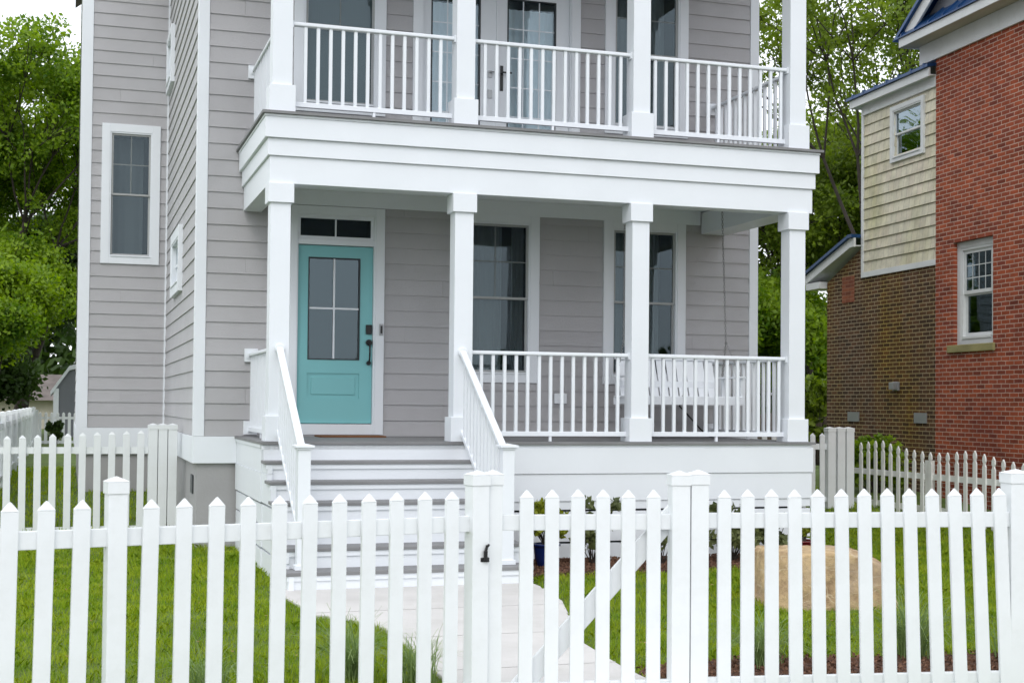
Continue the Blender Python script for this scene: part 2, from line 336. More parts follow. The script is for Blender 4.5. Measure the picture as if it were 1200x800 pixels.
o = MB().box(-300, 300, -9.9, -8.35, -1.5, -1.235).build('sidewalk', WALKC); tag(o, kind='structure')
o = MB().box(-300, 300, -10.55, -9.9, -1.5, -1.25).build('verge', GROUNDM); tag(o, kind='structure')
o = MB().box(-300, 300, -10.7, -10.55, -1.5, -1.235).build('kerb', WALKC, bevel=.01); tag(o, kind='structure')
o = MB().box(-300, 300, -120, -10.7, -1.6, -1.37).build('road', ASPH); tag(o, kind='structure')

PATH = [(2.2, -1.55), (2.2, -1.95), (2.08, -2.8), (1.54, -4.72), (1.47, -5.6), (1.47, -8.35), (.27, -8.35), (.33, -5.2), (.37, -4.6), (.38, -3.8), (.30, -3.5), (0., -3.0), (-.1, -1.55)]
m = MB(); m.prism(PATH, 'z', -1.30, -1.215)
o = m.build('path', CONC, bevel=.008); tag(o, kind='structure')
m = MB()
for y, a, b in ((-2.98, .02, 2.02), (-4.25, .37, 1.70), (-5.45, .34, 1.48), (-6.65, .30, 1.47)): m.box(a, b, y-.006, y+.006, -1.2145, -1.2125)
o = m.build('path_joints', paint('joint_grey', (.44, .43, .42), .95)); tag(o, kind='structure')  # slightly darker grey strips for the path joints
BED = [(2.2, -.02), (2.2, -1.25), (2.9, -1.12), (4.2, -1.02), (5.4, -.95), (6.3, -.75), (6.55, -.02)]
BED2 = [(1.5, -6.9), (1.5, -5.75), (2.2, -5.55), (3.2, -5.75), (4.2, -5.85), (5.8, -6.0), (5.8, -7.2)]
for pl in (BED, BED2):
    m = MB(); m.prism(pl, 'z', -1.3, -1.205); o = m.build('mulch_bed', MULCH, bevel=.03); tag(o, kind='structure')

def inpoly(px, py, poly):
    c = np.zeros(len(px), bool); n = len(poly); j = n-1
    for i in range(n):
        xi, yi = poly[i]; xj, yj = poly[j]
        t = ((yi > py) != (yj > py)) & (px < (xj-xi)*(py-yi)/((yj-yi) or 1e-9)+xi); c ^= t; j = i
    return c
def blades(name, P, h, w, lean, mat, kind='stuff', seg=1, label=None, cat=None, parent=None, org=(0, 0, 0)):
    n = len(P); th = rng.uniform(0, 2*np.pi, n); ph = rng.uniform(0, 2*np.pi, n)
    H = h*rng.uniform(.55, 1.25, n)*(1+.35*np.sin(P[:, 0]*5.1+2*np.sin(P[:, 1]*3.3))*np.sin(P[:, 1]*4.7+P[:, 0])); Wd = w*rng.uniform(.7, 1.3, n); L = lean*rng.uniform(.1, 1.2, n)*H
    dx = np.stack([np.cos(th), np.sin(th), 0*th], 1)*Wd[:, None]/2; ln = np.stack([np.cos(ph), np.sin(ph), 0*th], 1)
    mid = P+ln*(L*.35)[:, None]; mid[:, 2] += H*.6; tip = P+ln*L[:, None]; tip[:, 2] += H*np.sqrt(np.clip(1-(L/np.maximum(H, 1e-6))**2*.5, .2, 1))
    V = np.empty((n, 5, 3)); V[:, 0] = P-dx; V[:, 1] = P+dx; V[:, 2] = mid+dx*.7; V[:, 3] = tip; V[:, 4] = mid-dx*.7
    F = (np.arange(n)[:, None]*5+np.arange(5)[None, :])
    o = mesh_np(name, V.reshape(-1, 3), F, mat, parent, org)
    if kind and parent is None: tag(o, label, cat, kind=kind)
    return o
def lawn_pts(n, x0, x1, y0, y1):
    x = rng.uniform(x0, x1, n); y = rng.uniform(y0, y1, n)
    k = ~inpoly(x, y, PATH) & ~inpoly(x, y, BED) & ~inpoly(x, y, BED2)
    k &= ~((x > -.02) & (x < W) & (y > -.03)) & ~((x > WX) & (x < RX) & (y > D)) & ~((x > LX) & (y > WY) & (x < RX)) & ~((x > 0) & (x < 2.2) & (y > -1.7))
    x, y = x[k], y[k]
    q = np.sin(x*3.1+1.3*y)*np.sin(y*2.7-x)+np.sin(x*7+y*5)*.5
    return np.stack([x, y, gz(x, y)-.008], 1), q
P1, q1 = lawn_pts(150000, -4.6, 6.5, -7.6, -3.0); P2, q2 = lawn_pts(170000, -4.6, 10, -3.0, 3.0); P3, q3 = lawn_pts(60000, -4.6, 10, 3.0, 14)
blades('grass', P1, .058, .0045, .8, GRASSM, label='short green lawn grass behind the front picket fence', cat='grass')
blades('grass', np.concatenate([P2]), .062, .0065, .8, GRASSM, label='lawn grass beside the porch and along the steps', cat='grass')
blades('grass', P3, .07, .012, .7, GRASSM, label='lawn grass far back beside the house', cat='grass')
def chips(poly, n, name, label, zb=-1.2):
    xs = [p[0] for p in poly]; ys = [p[1] for p in poly]
    x = rng.uniform(min(xs), max(xs), n); y = rng.uniform(min(ys), max(ys), n); k = inpoly(x, y, poly); P = np.stack([x[k], y[k], np.full(k.sum(), zb)], 1)
    blades(name, P, .02, .022, 1.2, CHIPM, label=label, cat='mulch')
chips(BED, 9000, 'mulch_chips', 'reddish bark mulch in the bed under the porch'); chips(BED2, 9000, 'mulch_chips', 'reddish bark mulch strip inside the front fence')

LITTER = leaf_mat('dry_leaf', (.10, .06, .02), (.34, .24, .09), 0.0, .9)
def litter(n, x0, x1, y0, y1, name, label, zoff):
    P, _ = lawn_pts(n, x0, x1, y0, y1); P[:, 2] += zoff
    th = rng.uniform(0, 2*np.pi, len(P)); a = np.stack([np.cos(th), np.sin(th), rng.uniform(-.3, .3, len(P))], 1)*.016; b = np.stack([-np.sin(th), np.cos(th), rng.uniform(-.3, .3, len(P))], 1)*.009
    V = np.stack([P-a, P+b, P+a, P-b], 1).reshape(-1, 3); o = mesh_np(name, V, np.arange(len(P)*4).reshape(-1, 4), LITTER); tag(o, label, 'leaves', kind='stuff')
litter(420, -4, 6.5, -7.3, 1.5, 'fallen_leaves', 'a few dry leaves scattered over the lawn', .05)

# ------------------------------------------------------------------ the house
HP = (3.0, 6.0, -1.0)
house = thing('house', HP, 'grey lap sided house with white trim, two storey porch and teal door', 'house')
PITCH = .1815
def mapF(y):  return lambda a, d, z: (a, y-d, z)          # wall facing -Y, a = x
def mapL(x):  return lambda a, d, z: (x-d, a, z)          # wall facing -X, a = y
def mapR(x):  return lambda a, d, z: (x+d, a, z)
def mapB(y):  return lambda a, d, z: (a, y+d, z)
def siding(M, a0, a1, z0, z1, holes, name, parent=None, mat=None, pitch=PITCH, phase=.003, lip=.0125, back=.15):
    m = MB(); k = math.floor((z0-phase)/pitch)
    while phase+k*pitch < z1:
        zb = phase+k*pitch; zt = zb+pitch; k += 1
        lo, hi = max(zb, z0), min(zt, z1)
        if hi-lo < 1e-4: continue
        br = sorted({lo, hi, *[h[2] for h in holes if lo < h[2] < hi], *[h[3] for h in holes if lo < h[3] < hi]})
        for s0, s1 in zip(br, br[1:]):
            zm = (s0+s1)/2; iv = [(a0, a1)]
            for h in holes:
                if h[2] < zm < h[3]:
                    nv = []
                    for p, q in iv:
                        if h[1] <= p or h[0] >= q: nv.append((p, q)); continue
                        if h[0] > p: nv.append((p, h[0]))
                        if h[1] < q: nv.append((h[1], q))
                    iv = nv
            dep = lambda z: lip+(-.001-lip)*(z-zb)/pitch
            cuts = [a0+((k*1.37) % 3.66)+3.66*j-3.66 for j in range(6)] if name == 'wall' else []
            sp = []
            for p, q in iv:
                cc = [c for c in cuts if p+.05 < c < q-.05]
                e_ = [p]+cc+[q]
                for u0, u1 in zip(e_, e_[1:]): sp.append((u0, u1-(.0015 if u1 != q else 0)))
            for p, q in sp:
                b0, b1 = dep(s0), dep(s1)
                m.quadbox([M(p, b0, s0), M(q, b0, s0), M(q, -back, s0), M(p, -back, s0), M(p, b1, s1), M(q, b1, s1), M(q, -back, s1), M(p, -back, s1)])
    return m.build(name, mat or SIDING, parent or house)
def fbox(m, M, a0, a1, d0, d1, z0, z1):
    ps = [M(a, d, z) for a in (a0, a1) for d in (d0, d1) for z in (z0, z1)]
    xs, ys, zs = zip(*ps); return m.box(min(xs), max(xs), min(ys), max(ys), min(zs), max(zs))
def window(M, a0, a1, z0, z1, cw=.115, fw=.05, grid=(2, 2), curtain=None, parent=None, glass=None, trim=None, sill=False, grid_low=False, mid=.5, casd=.030, deep=.55, sashm=None):
    """double hung window: casing, sashes, muntins, panes, curtain and near-black box standing in for the unlit room"""
    parent = parent or house; trim = trim or WHITE; glass = glass or GLASS
    m = MB(); fbox(m, M, a0, a0+cw, -.02, casd, z0, z1); fbox(m, M, a1-cw, a1, -.02, casd, z0, z1)
    fbox(m, M, a0+cw, a1-cw, -.02, casd-.001, z1-cw, z1); fbox(m, M, a0+cw, a1-cw, -.02, casd-.001, z0, z0+cw*.9)
    w = m.build('window', trim, parent, bevel=.003)
    ia0, ia1, iz0, iz1 = a0+cw, a1-cw, z0+cw*.9, z1-cw
    m = MB(); e = fw*.45
    fbox(m, M, ia0, ia0+e, -.10, casd-.008, iz0, iz1); fbox(m, M, ia1-e, ia1, -.10, casd-.008, iz0, iz1)
    fbox(m, M, ia0+e, ia1-e, -.10, casd-.009, iz1-e, iz1); fbox(m, M, ia0+e, ia1-e, -.10, casd+.012, iz0, iz0+e)
    m.build('frame', trim, w, bevel=.002)
    ia0 += e; ia1 -= e; iz0 += e; iz1 -= e; zm = iz0+(iz1-iz0)*mid; s = fw*.6
    for nm, lo, hi, dd, grd in (('upper_sash', zm-.012, iz1, 0., True), ('lower_sash', iz0, zm+.012, -.03, grid_low)):
        g = MB(); m = MB(); fbox(m, M, ia0, ia0+s, dd-.03, dd, lo, hi); fbox(m, M, ia1-s, ia1, dd-.03, dd, lo, hi)
        fbox(m, M, ia0+s, ia1-s, dd-.03, dd-.001, hi-s, hi); fbox(m, M, ia0+s, ia1-s, dd-.03, dd-.001, lo, lo+s)
        if grd:
            nc, nr = grid
            for i in range(1, nc):
                c = ia0+s+(ia1-ia0-2*s)*i/nc; fbox(g, M, c-.007, c+.007, dd-.022, dd-.012, lo+s, hi-s)
            for i in range(1, nr):
                c = lo+s+(hi-lo-2*s)*i/nr; fbox(g, M, ia0+s, ia1-s, dd-.021, dd-.0125, c-.007, c+.007)
        sh_ = m.build('sash', sashm or trim, w)
        if g.v: g.build('muntin', GRID if sashm else trim, sh_)
        m = MB(); fbox(m, M, ia0+s-.004, ia1-s+.004, dd-.018, dd-.014, lo+s-.004, hi-s+.004); m.build('pane', glass, w)
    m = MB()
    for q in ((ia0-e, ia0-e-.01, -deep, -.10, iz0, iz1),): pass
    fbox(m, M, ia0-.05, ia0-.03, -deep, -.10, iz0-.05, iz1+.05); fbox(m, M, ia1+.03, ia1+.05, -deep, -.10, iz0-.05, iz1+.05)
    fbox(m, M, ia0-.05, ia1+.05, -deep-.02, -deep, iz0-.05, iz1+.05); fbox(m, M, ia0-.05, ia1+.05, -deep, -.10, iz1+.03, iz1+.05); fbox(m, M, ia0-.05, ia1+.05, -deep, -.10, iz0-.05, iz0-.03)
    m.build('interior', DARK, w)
    if curtain:
        for (c0, c1, cm, dist, amp, freq) in curtain:
            ca, cb = ia0+(ia1-ia0)*c0, ia0+(ia1-ia0)*c1
            m = MB(); m.grid(60, 3, lambda u, v: M(ca+(cb-ca)*u, -dist-amp*math.sin(u*freq)*(.7+.5*math.sin(u*7.3))*(1.15-.3*v), iz0+(iz1-iz0)*v))
            m.build('curtain', cm, w, smooth=True, recalc=False)
    return w
F_ = mapF(D)
HOLES_F = [(.66, 1.545, .12, 2.50), (2.58, 3.44, .745, 2.545), (4.495, 5.355, .745, 2.545),
           (.70, 1.54, 3.80, 5.60), (2.09, 3.945, 3.24, 5.35), (4.495, 5.37, 3.80, 5.60)]
siding(F_, WX+.1, RX-.1, 0, 6.3, HOLES_F, 'wall')
siding(mapL(WX), D+.1, WY, 0, 6.9, [(4.42, 5.60, 1.90, 2.45), (6.33, 7.15, 4.95, 5.5)], 'wall')
siding(mapF(WY), LX+.14, WX, 0, 7.95, [(-1.27, -.70, 2.49, 4.27)], 'wall')
siding(mapL(LX), WY+.1, 14, 0, 7.95, [], 'wall'); siding(mapR(RX), D+.1, 14, 0, 6.9, [], 'wall')
MB().box(LX+.01, RX-.01, 13.9, 14, -.3, 6.9).build('wall', SIDING, house)
# foundation and water table
for q in ((WX+.03, 0.02, D+.03, D+.2), (WX+.03, WX+.2, D+.2, WY+.03), (LX+.03, WX+.2, WY+.03, WY+.2), (LX+.03, LX+.2, WY+.2, 14), (RX-.2, RX-.03, D+.03, 14), (5.99, RX-.2, D+.03, D+.2)):
    MB().box(*q, -1.4, -.3).build('foundation', FOUND, house)
m = MB(); m.box(WX-.022, 0.0, D-.022, D+.1, -.30, -.001).box(WX-.022, WX+.1, D+.1, WY-.03, -.301, -.002).box(LX-.022, WX-.0225, WY-.022, WY+.1, -.38, -.002)
m.box(LX-.022, LX+.1, WY+.1, 14, -.38, -.002).build('water_table', WHITE, house, bevel=.003); m = MB(); m.box(W+.002, RX+.022, D-.022, D+.1, -.3, -.001).box(RX-.1, RX+.022, D+.1, 14, -.30, -.002)
m.build('water_table', WHITE, house, bevel=.003)
MB().box(WX+.015, WX+.032, 2.62, 2.90, -.66, -.45).build('foundation_vent', DARKFRAME, house)
# corner boards
for nm, a in (('c', (WX-.02, WX+.1, D-.02, D+.1, .001, 6.3)), ('c', (RX-.1, RX+.02, D-.02, D+.1, .001, 6.3)), ('c', (LX-.02, LX+.14, WY-.02, WY+.1, -.001, 7.95))):
    MB().box(*a).build('corner_board', WHITE, house, bevel=.003)
MB().box(WX-.03, WX-.003, WY-.03, WY-.003, 0, 6.9).build('inside_corner', WHITE, house)
# windows
CG = [(0, .66, CURT, .16, .028, 40), (.80, 1, CURT, .16, .02, 20)]
window(F_, 2.465, 3.555, .64, 2.658, sashm=SASHM, fw=.045, curtain=CG)
window(F_, 4.38, 5.47, .64, 2.655, sashm=SASHM, fw=.045, curtain=[(0, .25, CURT, .17, .025, 20), (.35, .80, CURT, .17, .03, 36)])
window(F_, .586, 1.652, 3.70, 5.72, sashm=SASHM, fw=.045, curtain=[(0, 1, BLIND, .13, .004, 200)])
window(F_, 4.38, 5.487, 3.70, 5.72, sashm=SASHM, fw=.045, curtain=[(.0, .3, CURT, .17, .025, 20), (.4, .85, CURT, .17, .03, 36)])
window(mapF(WY), -1.392, -.573, 2.366, 4.392, sashm=SASHM, fw=.045, curtain=[(.0, .85, CURT, .4, .02, 16)])
window(mapL(WX), 4.28, 5.74, 1.77, 2.6, cw=.13, mid=.5, grid=(2, 1), casd=.06)
window(mapL(WX), 6.25, 7.24, 4.83, 5.64, cw=.10, mid=.5, grid=(2, 1), casd=.06)
# front door
m = MB(); fbox(m, F_, .575, .655, -.02, .03, .02, 2.625); fbox(m, F_, 1.56, 1.664, -.02, .03, .02, 2.625); fbox(m, F_, .655, 1.56, -.02, .029, 2.53, 2.625)
fbox(m, F_, .655, .667, -.1, .02, .02, 2.53); fbox(m, F_, 1.54, 1.56, -.1, .02, .02, 2.53); fbox(m, F_, .667, 1.54, -.1, .022, 2.185, 2.245); fbox(m, F_, .667, 1.54, -.1, .021, .02, .14)
dfr = m.build('door_frame', WHITE, house, bevel=.003)
m = MB(); fbox(m, F_, .667, .69, -.05, .005, 2.245, 2.53); fbox(m, F_, 1.505, 1.54, -.05, .005, 2.245, 2.53); fbox(m, F_, .69, 1.505, -.05, .004, 2.485, 2.53); fbox(m, F_, .69, 1.505, -.05, .004, 2.245, 2.283)
fbox(m, F_, 1.088, 1.104, -.03, -.005, 2.283, 2.485); tr = m.build('transom', WHITE, house)
m = MB(); fbox(m, F_, .688, 1.507, -.024, -.02, 2.281, 2.487); m.build('pane', GLASS, tr)
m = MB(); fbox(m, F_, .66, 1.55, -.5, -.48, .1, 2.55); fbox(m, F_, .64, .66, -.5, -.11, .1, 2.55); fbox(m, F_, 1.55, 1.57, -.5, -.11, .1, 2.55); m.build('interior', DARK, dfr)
y0, y1 = .0, 0.
m = MB()   # slab as stiles and rails with a raised panel
dd0, dd1 = -.075, -.030
fbox(m, F_, .670, .79, dd0, dd1, .15, 2.178); fbox(m, F_, 1.39, 1.537, dd0, dd1, .15, 2.178)
fbox(m, F_, .79, 1.39, dd0, dd1, 2.045, 2.178); fbox(m, F_, .79, 1.39, dd0, dd1, .72, .874); fbox(m, F_, .79, 1.39, dd0, dd1, .15, .432)
fbox(m, F_, .79, 1.39, dd0, dd1-.014, .432, .72)
door = m.build('front_door', TEAL, house, label='teal front door with four light window')
m = MB(); fbox(m, F_, .835, 1.345, -.05, -.034, .475, .677); m.build('raised_panel', TEAL, door, bevel=.01)
m = MB(); e = .014
fbox(m, F_, .79, .79+e, dd0, dd1+.008, .874, 2.045); fbox(m, F_, 1.39-e, 1.39, dd0, dd1+.008, .874, 2.045); fbox(m, F_, .79+e, 1.39-e, dd0, dd1+.007, 2.045-e, 2.045); fbox(m, F_, .79+e, 1.39-e, dd0, dd1+.007, .874, .874+e)
m.build('glazing_frame', DARKFRAME, door)
m = MB(); fbox(m, F_, 1.079, 1.099, -.045, -.03, .888, 2.031); fbox(m, F_, .804, 1.376, -.044, -.031, 1.452, 1.472); m.build('muntin', WHITE, door)
m = MB(); fbox(m, F_, .80, 1.38, -.056, -.050, .885, 2.035); m.build('pane', DOORGLASS, door)
m = MB(); fbox(m, F_, 1.461, 1.530, -.03, -.004, 1.175, 1.285); db = m.build('deadbolt', BLACK, door, bevel=.006)
m = MB()
pts = [(1.497, .02, 1.10), (1.497, .045, 1.03), (1.497, .05, .97), (1.497, .04, .90), (1.497, .015, .85)]
for p, q in zip(pts, pts[1:]): m.tube(F_(p[0], p[1], p[2]), F_(q[0], q[1], q[2]), .010, n=8)
m.tube(F_(1.497, -.03, 1.08), F_(1.497, .0, 1.08), .036, n=16); m.tube(F_(1.497, -.03, 1.08), F_(1.497, .022, 1.08), .014, n=8)
m.tube(F_(1.497, -.03, .845), F_(1.497, .0, .845), .026, n=16); m.build('handle', BLACK, door, smooth=False)
m = MB(); fbox(m, F_, 1.606, 1.652, .03, .05, 1.165, 1.295); bell = m.build('doorbell', GALV, house, bevel=.004)
m = MB(); fbox(m, F_, 1.618, 1.640, .05, .054, 1.185, 1.275); m.build('button_panel', BLACK, bell)
m = MB(); fbox(m, F_, 3.755, 3.915, .012, .04, .395, .52); m.build('outlet_cover', WHITE, house, bevel=.01)
# french doors upstairs
m = MB(); fbox(m, F_, 1.975, 2.09, -.02, .03, 3.215, 5.45); fbox(m, F_, 3.94, 4.056, -.02, .03, 3.215, 5.45); fbox(m, F_, 2.09, 3.94, -.02, .029, 5.34, 5.45)
fbox(m, F_, 2.09, 2.105, -.09, .02, 3.215, 5.34); fbox(m, F_, 3.925, 3.94, -.09, .02, 3.215, 5.34); m.build('door_frame', WHITE, house, bevel=.003)
for (a, b, ga, gb) in ((2.105, 3.00, 2.205, 2.80), (3.035, 3.925, 3.143, 3.752)):
    m = MB(); fbox(m, F_, a, ga, -.07, -.025, 3.23, 5.335); fbox(m, F_, gb, b, -.07, -.025, 3.23, 5.335); fbox(m, F_, ga, gb, -.07, -.026, 5.235, 5.335); fbox(m, F_, ga, gb, -.07, -.026, 3.23, 3.47)
    fd = m.build('french_door', WHITE, house, bevel=.002)
    m = MB()
    for i in (1, 2): c = ga+(gb-ga)*i/3; fbox(m, F_, c-.007, c+.007, -.052, -.044, 3.47, 5.235)
    for i in range(1, 5): c = 3.47+1.765*i/5; fbox(m, F_, ga, gb, -.051, -.045, c-.007, c+.007)
    m.build('muntin', WHITE, fd)
    m = MB(); fbox(m, F_, ga-.005, ga+.012, -.06, -.02, 3.465, 5.24); fbox(m, F_, gb-.012, gb+.005, -.06, -.02, 3.465, 5.24); fbox(m, F_, ga, gb, -.06, -.021, 5.225, 5.24); m.build('glazing_frame', DARKFRAME, fd)
    m = MB(); fbox(m, F_, ga, gb, -.050, -.046, 3.47, 5.235); m.build('pane', CLEAR, fd)
    m = MB(); m.grid(50, 3, lambda u, v: F_(ga-.03+(gb-ga+.06)*u, -.16-.012*math.sin(u*45), 3.3+1.85*v)); m.build('curtain', SHEER, fd, smooth=True, recalc=False)
m = MB(); fbox(m, F_, 3.0, 3.035, -.07, -.012, 3.23, 5.335); m.build('astragal', WHITE, house)
m = MB(); fbox(m, F_, 3.052, 3.088, -.025, -.012, 4.12, 4.42); m.tube(F_(3.07, -.012, 4.33), F_(3.07, .04, 4.33), .01); m.tube(F_(3.07, .04, 4.33), F_(3.18, .04, 4.33), .01); m.build('handle', BLACK, house)
m = MB(); fbox(m, F_, 2.90, 2.95, -.025, -.012, 4.27, 4.35); m.tube(F_(2.925, .02, 4.33), F_(3.0, .02, 4.33), .008); m.tube(F_(2.925, -.02, 4.33), F_(2.925, .022, 4.33), .008); m.build('lever', GALV, house); m = MB(); fbox(m, F_, 2.90, 2.95, -.025, -.012, 4.02, 4.12); m.build('deadbolt', GALV, house)
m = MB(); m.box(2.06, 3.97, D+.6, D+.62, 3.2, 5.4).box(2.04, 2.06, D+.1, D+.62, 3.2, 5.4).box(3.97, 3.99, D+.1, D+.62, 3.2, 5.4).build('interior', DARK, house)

# porch floor, skirt and steps
m = MB(); n = 22
for i in range(n):
    a, b = -.02+i*(D+.02)/n, -.02+(i+1)*(D+.02)/n-.005
    m.box(-.02, W+.02, a, b, -.026, .0)
m.build('porch_floor', DECK, house)
m = MB()
for z1, z0, d in ((-.026, -.06, .012), (-.06, -.329, .0), (-.332, -.613, .012), (-.616, -.70, .024), (-.722, -1.03, .024), (-1.052, -1.35, .024)):
    m.box(2.2, W-d, d, .06+d, z0, z1); m.box(W-.06-d, W-d, .06+d, D-.02, z0, z1)
m.build('skirt', WHITE, house, bevel=.003)
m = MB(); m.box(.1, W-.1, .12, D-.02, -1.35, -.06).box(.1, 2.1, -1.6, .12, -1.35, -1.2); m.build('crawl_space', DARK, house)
m = MB()   # side of porch and steps: lapped boards following the stringer
for z1, z0, d in ((-.026, -.06, -.012), (-.06, -.30, .0), (-.303, -.585, -.008), (-.605, -.80, .004), (-.815, -1.02, .004), (-1.04, -1.35, .004)):
    m.box(d, .06, .07, D-.02, z0, z1)
    # under stairs: only below the treads
    for k in range(1, 7):
        yb = -.28*(k-1); ya = -.28*k; zt = -.1775*k-.035
        hi = min(z1, zt)
        if hi > z0+.01: m.box(.012+d*.5, .06, ya+.0, yb+(.07 if k == 1 else 0), z0, hi)
m.build('skirt', WHITE, house)
st = []
RISE = .1775
m = MB(); m.box(.01, 2.2, -.005, .05, -RISE+.0, -.03)
for k in range(1, 7): m.box(.012, 2.19, -.28*k+.02, -.28*k+.05, -RISE*(k+1), -RISE*k-.03)
m.build('riser', WHITE, house)
for k in range(1, 7):
    MB().box(-.012, 2.21, -.28*k-.008, -.28*(k-1)+.019, -RISE*k-.03, -RISE*k).build('step', DECK, house, bevel=.004)
m = MB(); m.box(-.01, 2.21, -.005, .01, -.075, -.03)
for k in range(1, 7): m.box(.0, 2.2, -.28*k+.006, -.28*k+.02, -RISE*k-.075, -RISE*k-.03)
m.build('nosing_trim', WHITE, house)

# columns
CX = [(.0567, .2517), (1.9188, 2.1138), (3.8619, 4.0569), (5.7259, 5.9209)]
for (a, b) in CX:
    for (z0, z1, base, cap) in ((0, 2.52, .25, .19), (3.215, 5.8, .27, .19)):
        m = MB(); m.box(a, b, .06, .255, z0, z1); c = m.build('column', WHITE, house, bevel=.003)
        m = MB(); m.box(a-.03, b+.03, .03, .285, z0+.001, z0+base); m.build('base', WHITE, c, bevel=.004)
        m = MB(); m.box(a-.028, b+.028, .032, .283, z1-cap, z1-.001); m.build('capital', WHITE, c, bevel=.004)
# beams, bands and the upper deck
ZU = 3.214
def ring(z0, z1, ins, name, mat=WHITE, th=.2, ymax=D-.02, bev=.004):
    x0, x1, yy = -.039+ins, W+.094-ins, -.018+ins
    tr_ = .33 if name == 'porch_beam' else th
    m = MB(); m.box(x0, x1, yy, yy+th, z0, z1).box(x0, x0+th, yy+th, ymax, z0, z1).box(x1-tr_, x1, yy+th, ymax, z0, z1)
    return m.build(name, mat, house, bevel=bev)
ring(2.52, 2.786, .083, 'porch_beam'); ring(2.787, 2.957, .058, 'frieze_band'); ring(2.958, 3.16, .0265, 'fascia_board'); ring(3.161, 3.186, .018, 'drip_strip')
m = MB()
for i in range(20):
    a, b = -.03+i*(D+.03)/20, -.03+(i+1)*(D+.03)/20-.005
    m.box(-.045, W+.10, a, b, 3.187, ZU)
m.build('balcony_floor', DECK, house)
MB().box(.1, W, .15, D-.02, 2.80, 2.82).build('porch_ceiling', WHITE, house)
m = MB(); m.box(.26, 5.66, D-.035, D-.012, 2.63, 2.80).build('frieze_band', WHITE, house)
# unseen upper porch beam, ceiling and roof, added to shade the upper wall
m = MB(); m.box(0, W, .05, .27, 5.8, 6.2).box(0, .2, .27, D-.02, 5.8, 6.2).box(W-.2, W, .27, D-.02, 5.8, 6.2); m.build('porch_beam', WHITE, house, bevel=.004)
MB().box(.1, W-.1, .2, D-.02, 6.0, 6.05).build('unseen_balcony_ceiling', WHITE, house)
m = MB(); m.prism([(-.4, 6.25), (D+.3, 7.0), (D+.3, 7.1), (-.4, 6.35)], 'x', -.4, W+.4); m.box(-.4, W+.4, -.42, -.4, 6.15, 6.36); m.build('unseen_porch_roof', BROWNROOF, house)
m = MB(); m.prism([(LX-.12, 7.9), ((LX+RX)/2, 11.2), (RX+.4, 7.9), (RX+.4, 8.0), ((LX+RX)/2, 11.35), (LX-.12, 8.0)], 'y', WY-.15, 14.3); m.prism([(WX-.3, 6.9), ((WX+RX)/2, 10.0), (RX+.4, 6.9), (RX+.4, 7.0), ((WX+RX)/2, 10.15), (WX-.3, 7.0)], 'y', D-.3, WY-.15); m.build('roof', BROWNROOF, house)
MB().prism([(WX, 6.9), (RX, 6.9), ((WX+RX)/2, 9.9)], 'y', D+.1, D+.2).build('gable_wall', SIDING, house)
MB().box(WX, RX, D+.001, D+.14, 6.3, 6.9).build('wall', SIDING, house)

# railings
BAL = [0]
def rail(p0, p1, zt, zb, phase=None, plates=True, y=.15):
    """straight level railing; p0,p1 = (x,y) ends"""
    v = Vector((p1[0]-p0[0], p1[1]-p0[1], 0)); L = v.length; d = v.normalized(); nrm = Vector((-d.y, d.x, 0))
    def bx(m, s0, s1, w, z0, z1):
        c = Vector((p0[0], p0[1], 0)); q = [c+d*s0-nrm*w, c+d*s1-nrm*w, c+d*s1+nrm*w, c+d*s0+nrm*w]
        m.quadbox([(k.x, k.y, z0) for k in q]+[(k.x, k.y, z1) for k in q])
    m = MB(); bx(m, 0, L, .034, zt-.038, zt); rl = m.build('railing', WHITE, house, bevel=.010)
    m = MB(); bx(m, 0, L, .022, zb, zb+.05); bx(m, L*.5-.014, L*.5+.014, .018, (0 if zt < 2 else ZU)+.001, zb); m.build('bottom_rail', WHITE, rl, bevel=.004)
    if plates:
        m = MB(); bx(m, -.002, .014, .045, zt-.06, zt+.008); bx(m, L-.014, L+.002, .045, zt-.06, zt+.008); bx(m, 0, .02, .03, zb-.01, zb+.06); bx(m, L-.02, L, .03, zb-.01, zb+.06); m.build('bracket', WHITE, rl)
    pos = []
    s = phase if phase is not None else (L-.1255*math.floor((L-.1)/.1255))/2
    while s < L-.03: pos.append(s); s += .1255
    merged = MB()
    c = Vector((p0[0], p0[1], 0)); first = None
    for s in pos:
        k = c+d*s
        if BAL[0] < 100:
            m = MB(); m.box(k.x-.0165, k.x+.0165, k.y-.0165, k.y+.0165, zb+.045, zt-.03)
            m.build('baluster', WHITE, rl, bevel=.003); BAL[0] += 1
        else: merged.box(k.x-.0165, k.x+.0165, k.y-.0165, k.y+.0165, zb+.045, zt-.03)
    if merged.v:
        o = merged.build('balusters', WHITE, rl); o['kind'] = 'stuff'
yb = .15
rail((2.115, yb), (3.860, yb), .930, .055, phase=.120); rail((4.058, yb), (5.725, yb), .930, .055, phase=.082)
rail((.252, yb), (1.918, yb), .92+ZU, .10+ZU-.02, phase=.138); rail((2.115, yb), (3.860, yb), .915+ZU, .08+ZU, phase=.128); rail((4.058, yb), (5.725, yb), .91+ZU, .07+ZU, phase=.09)
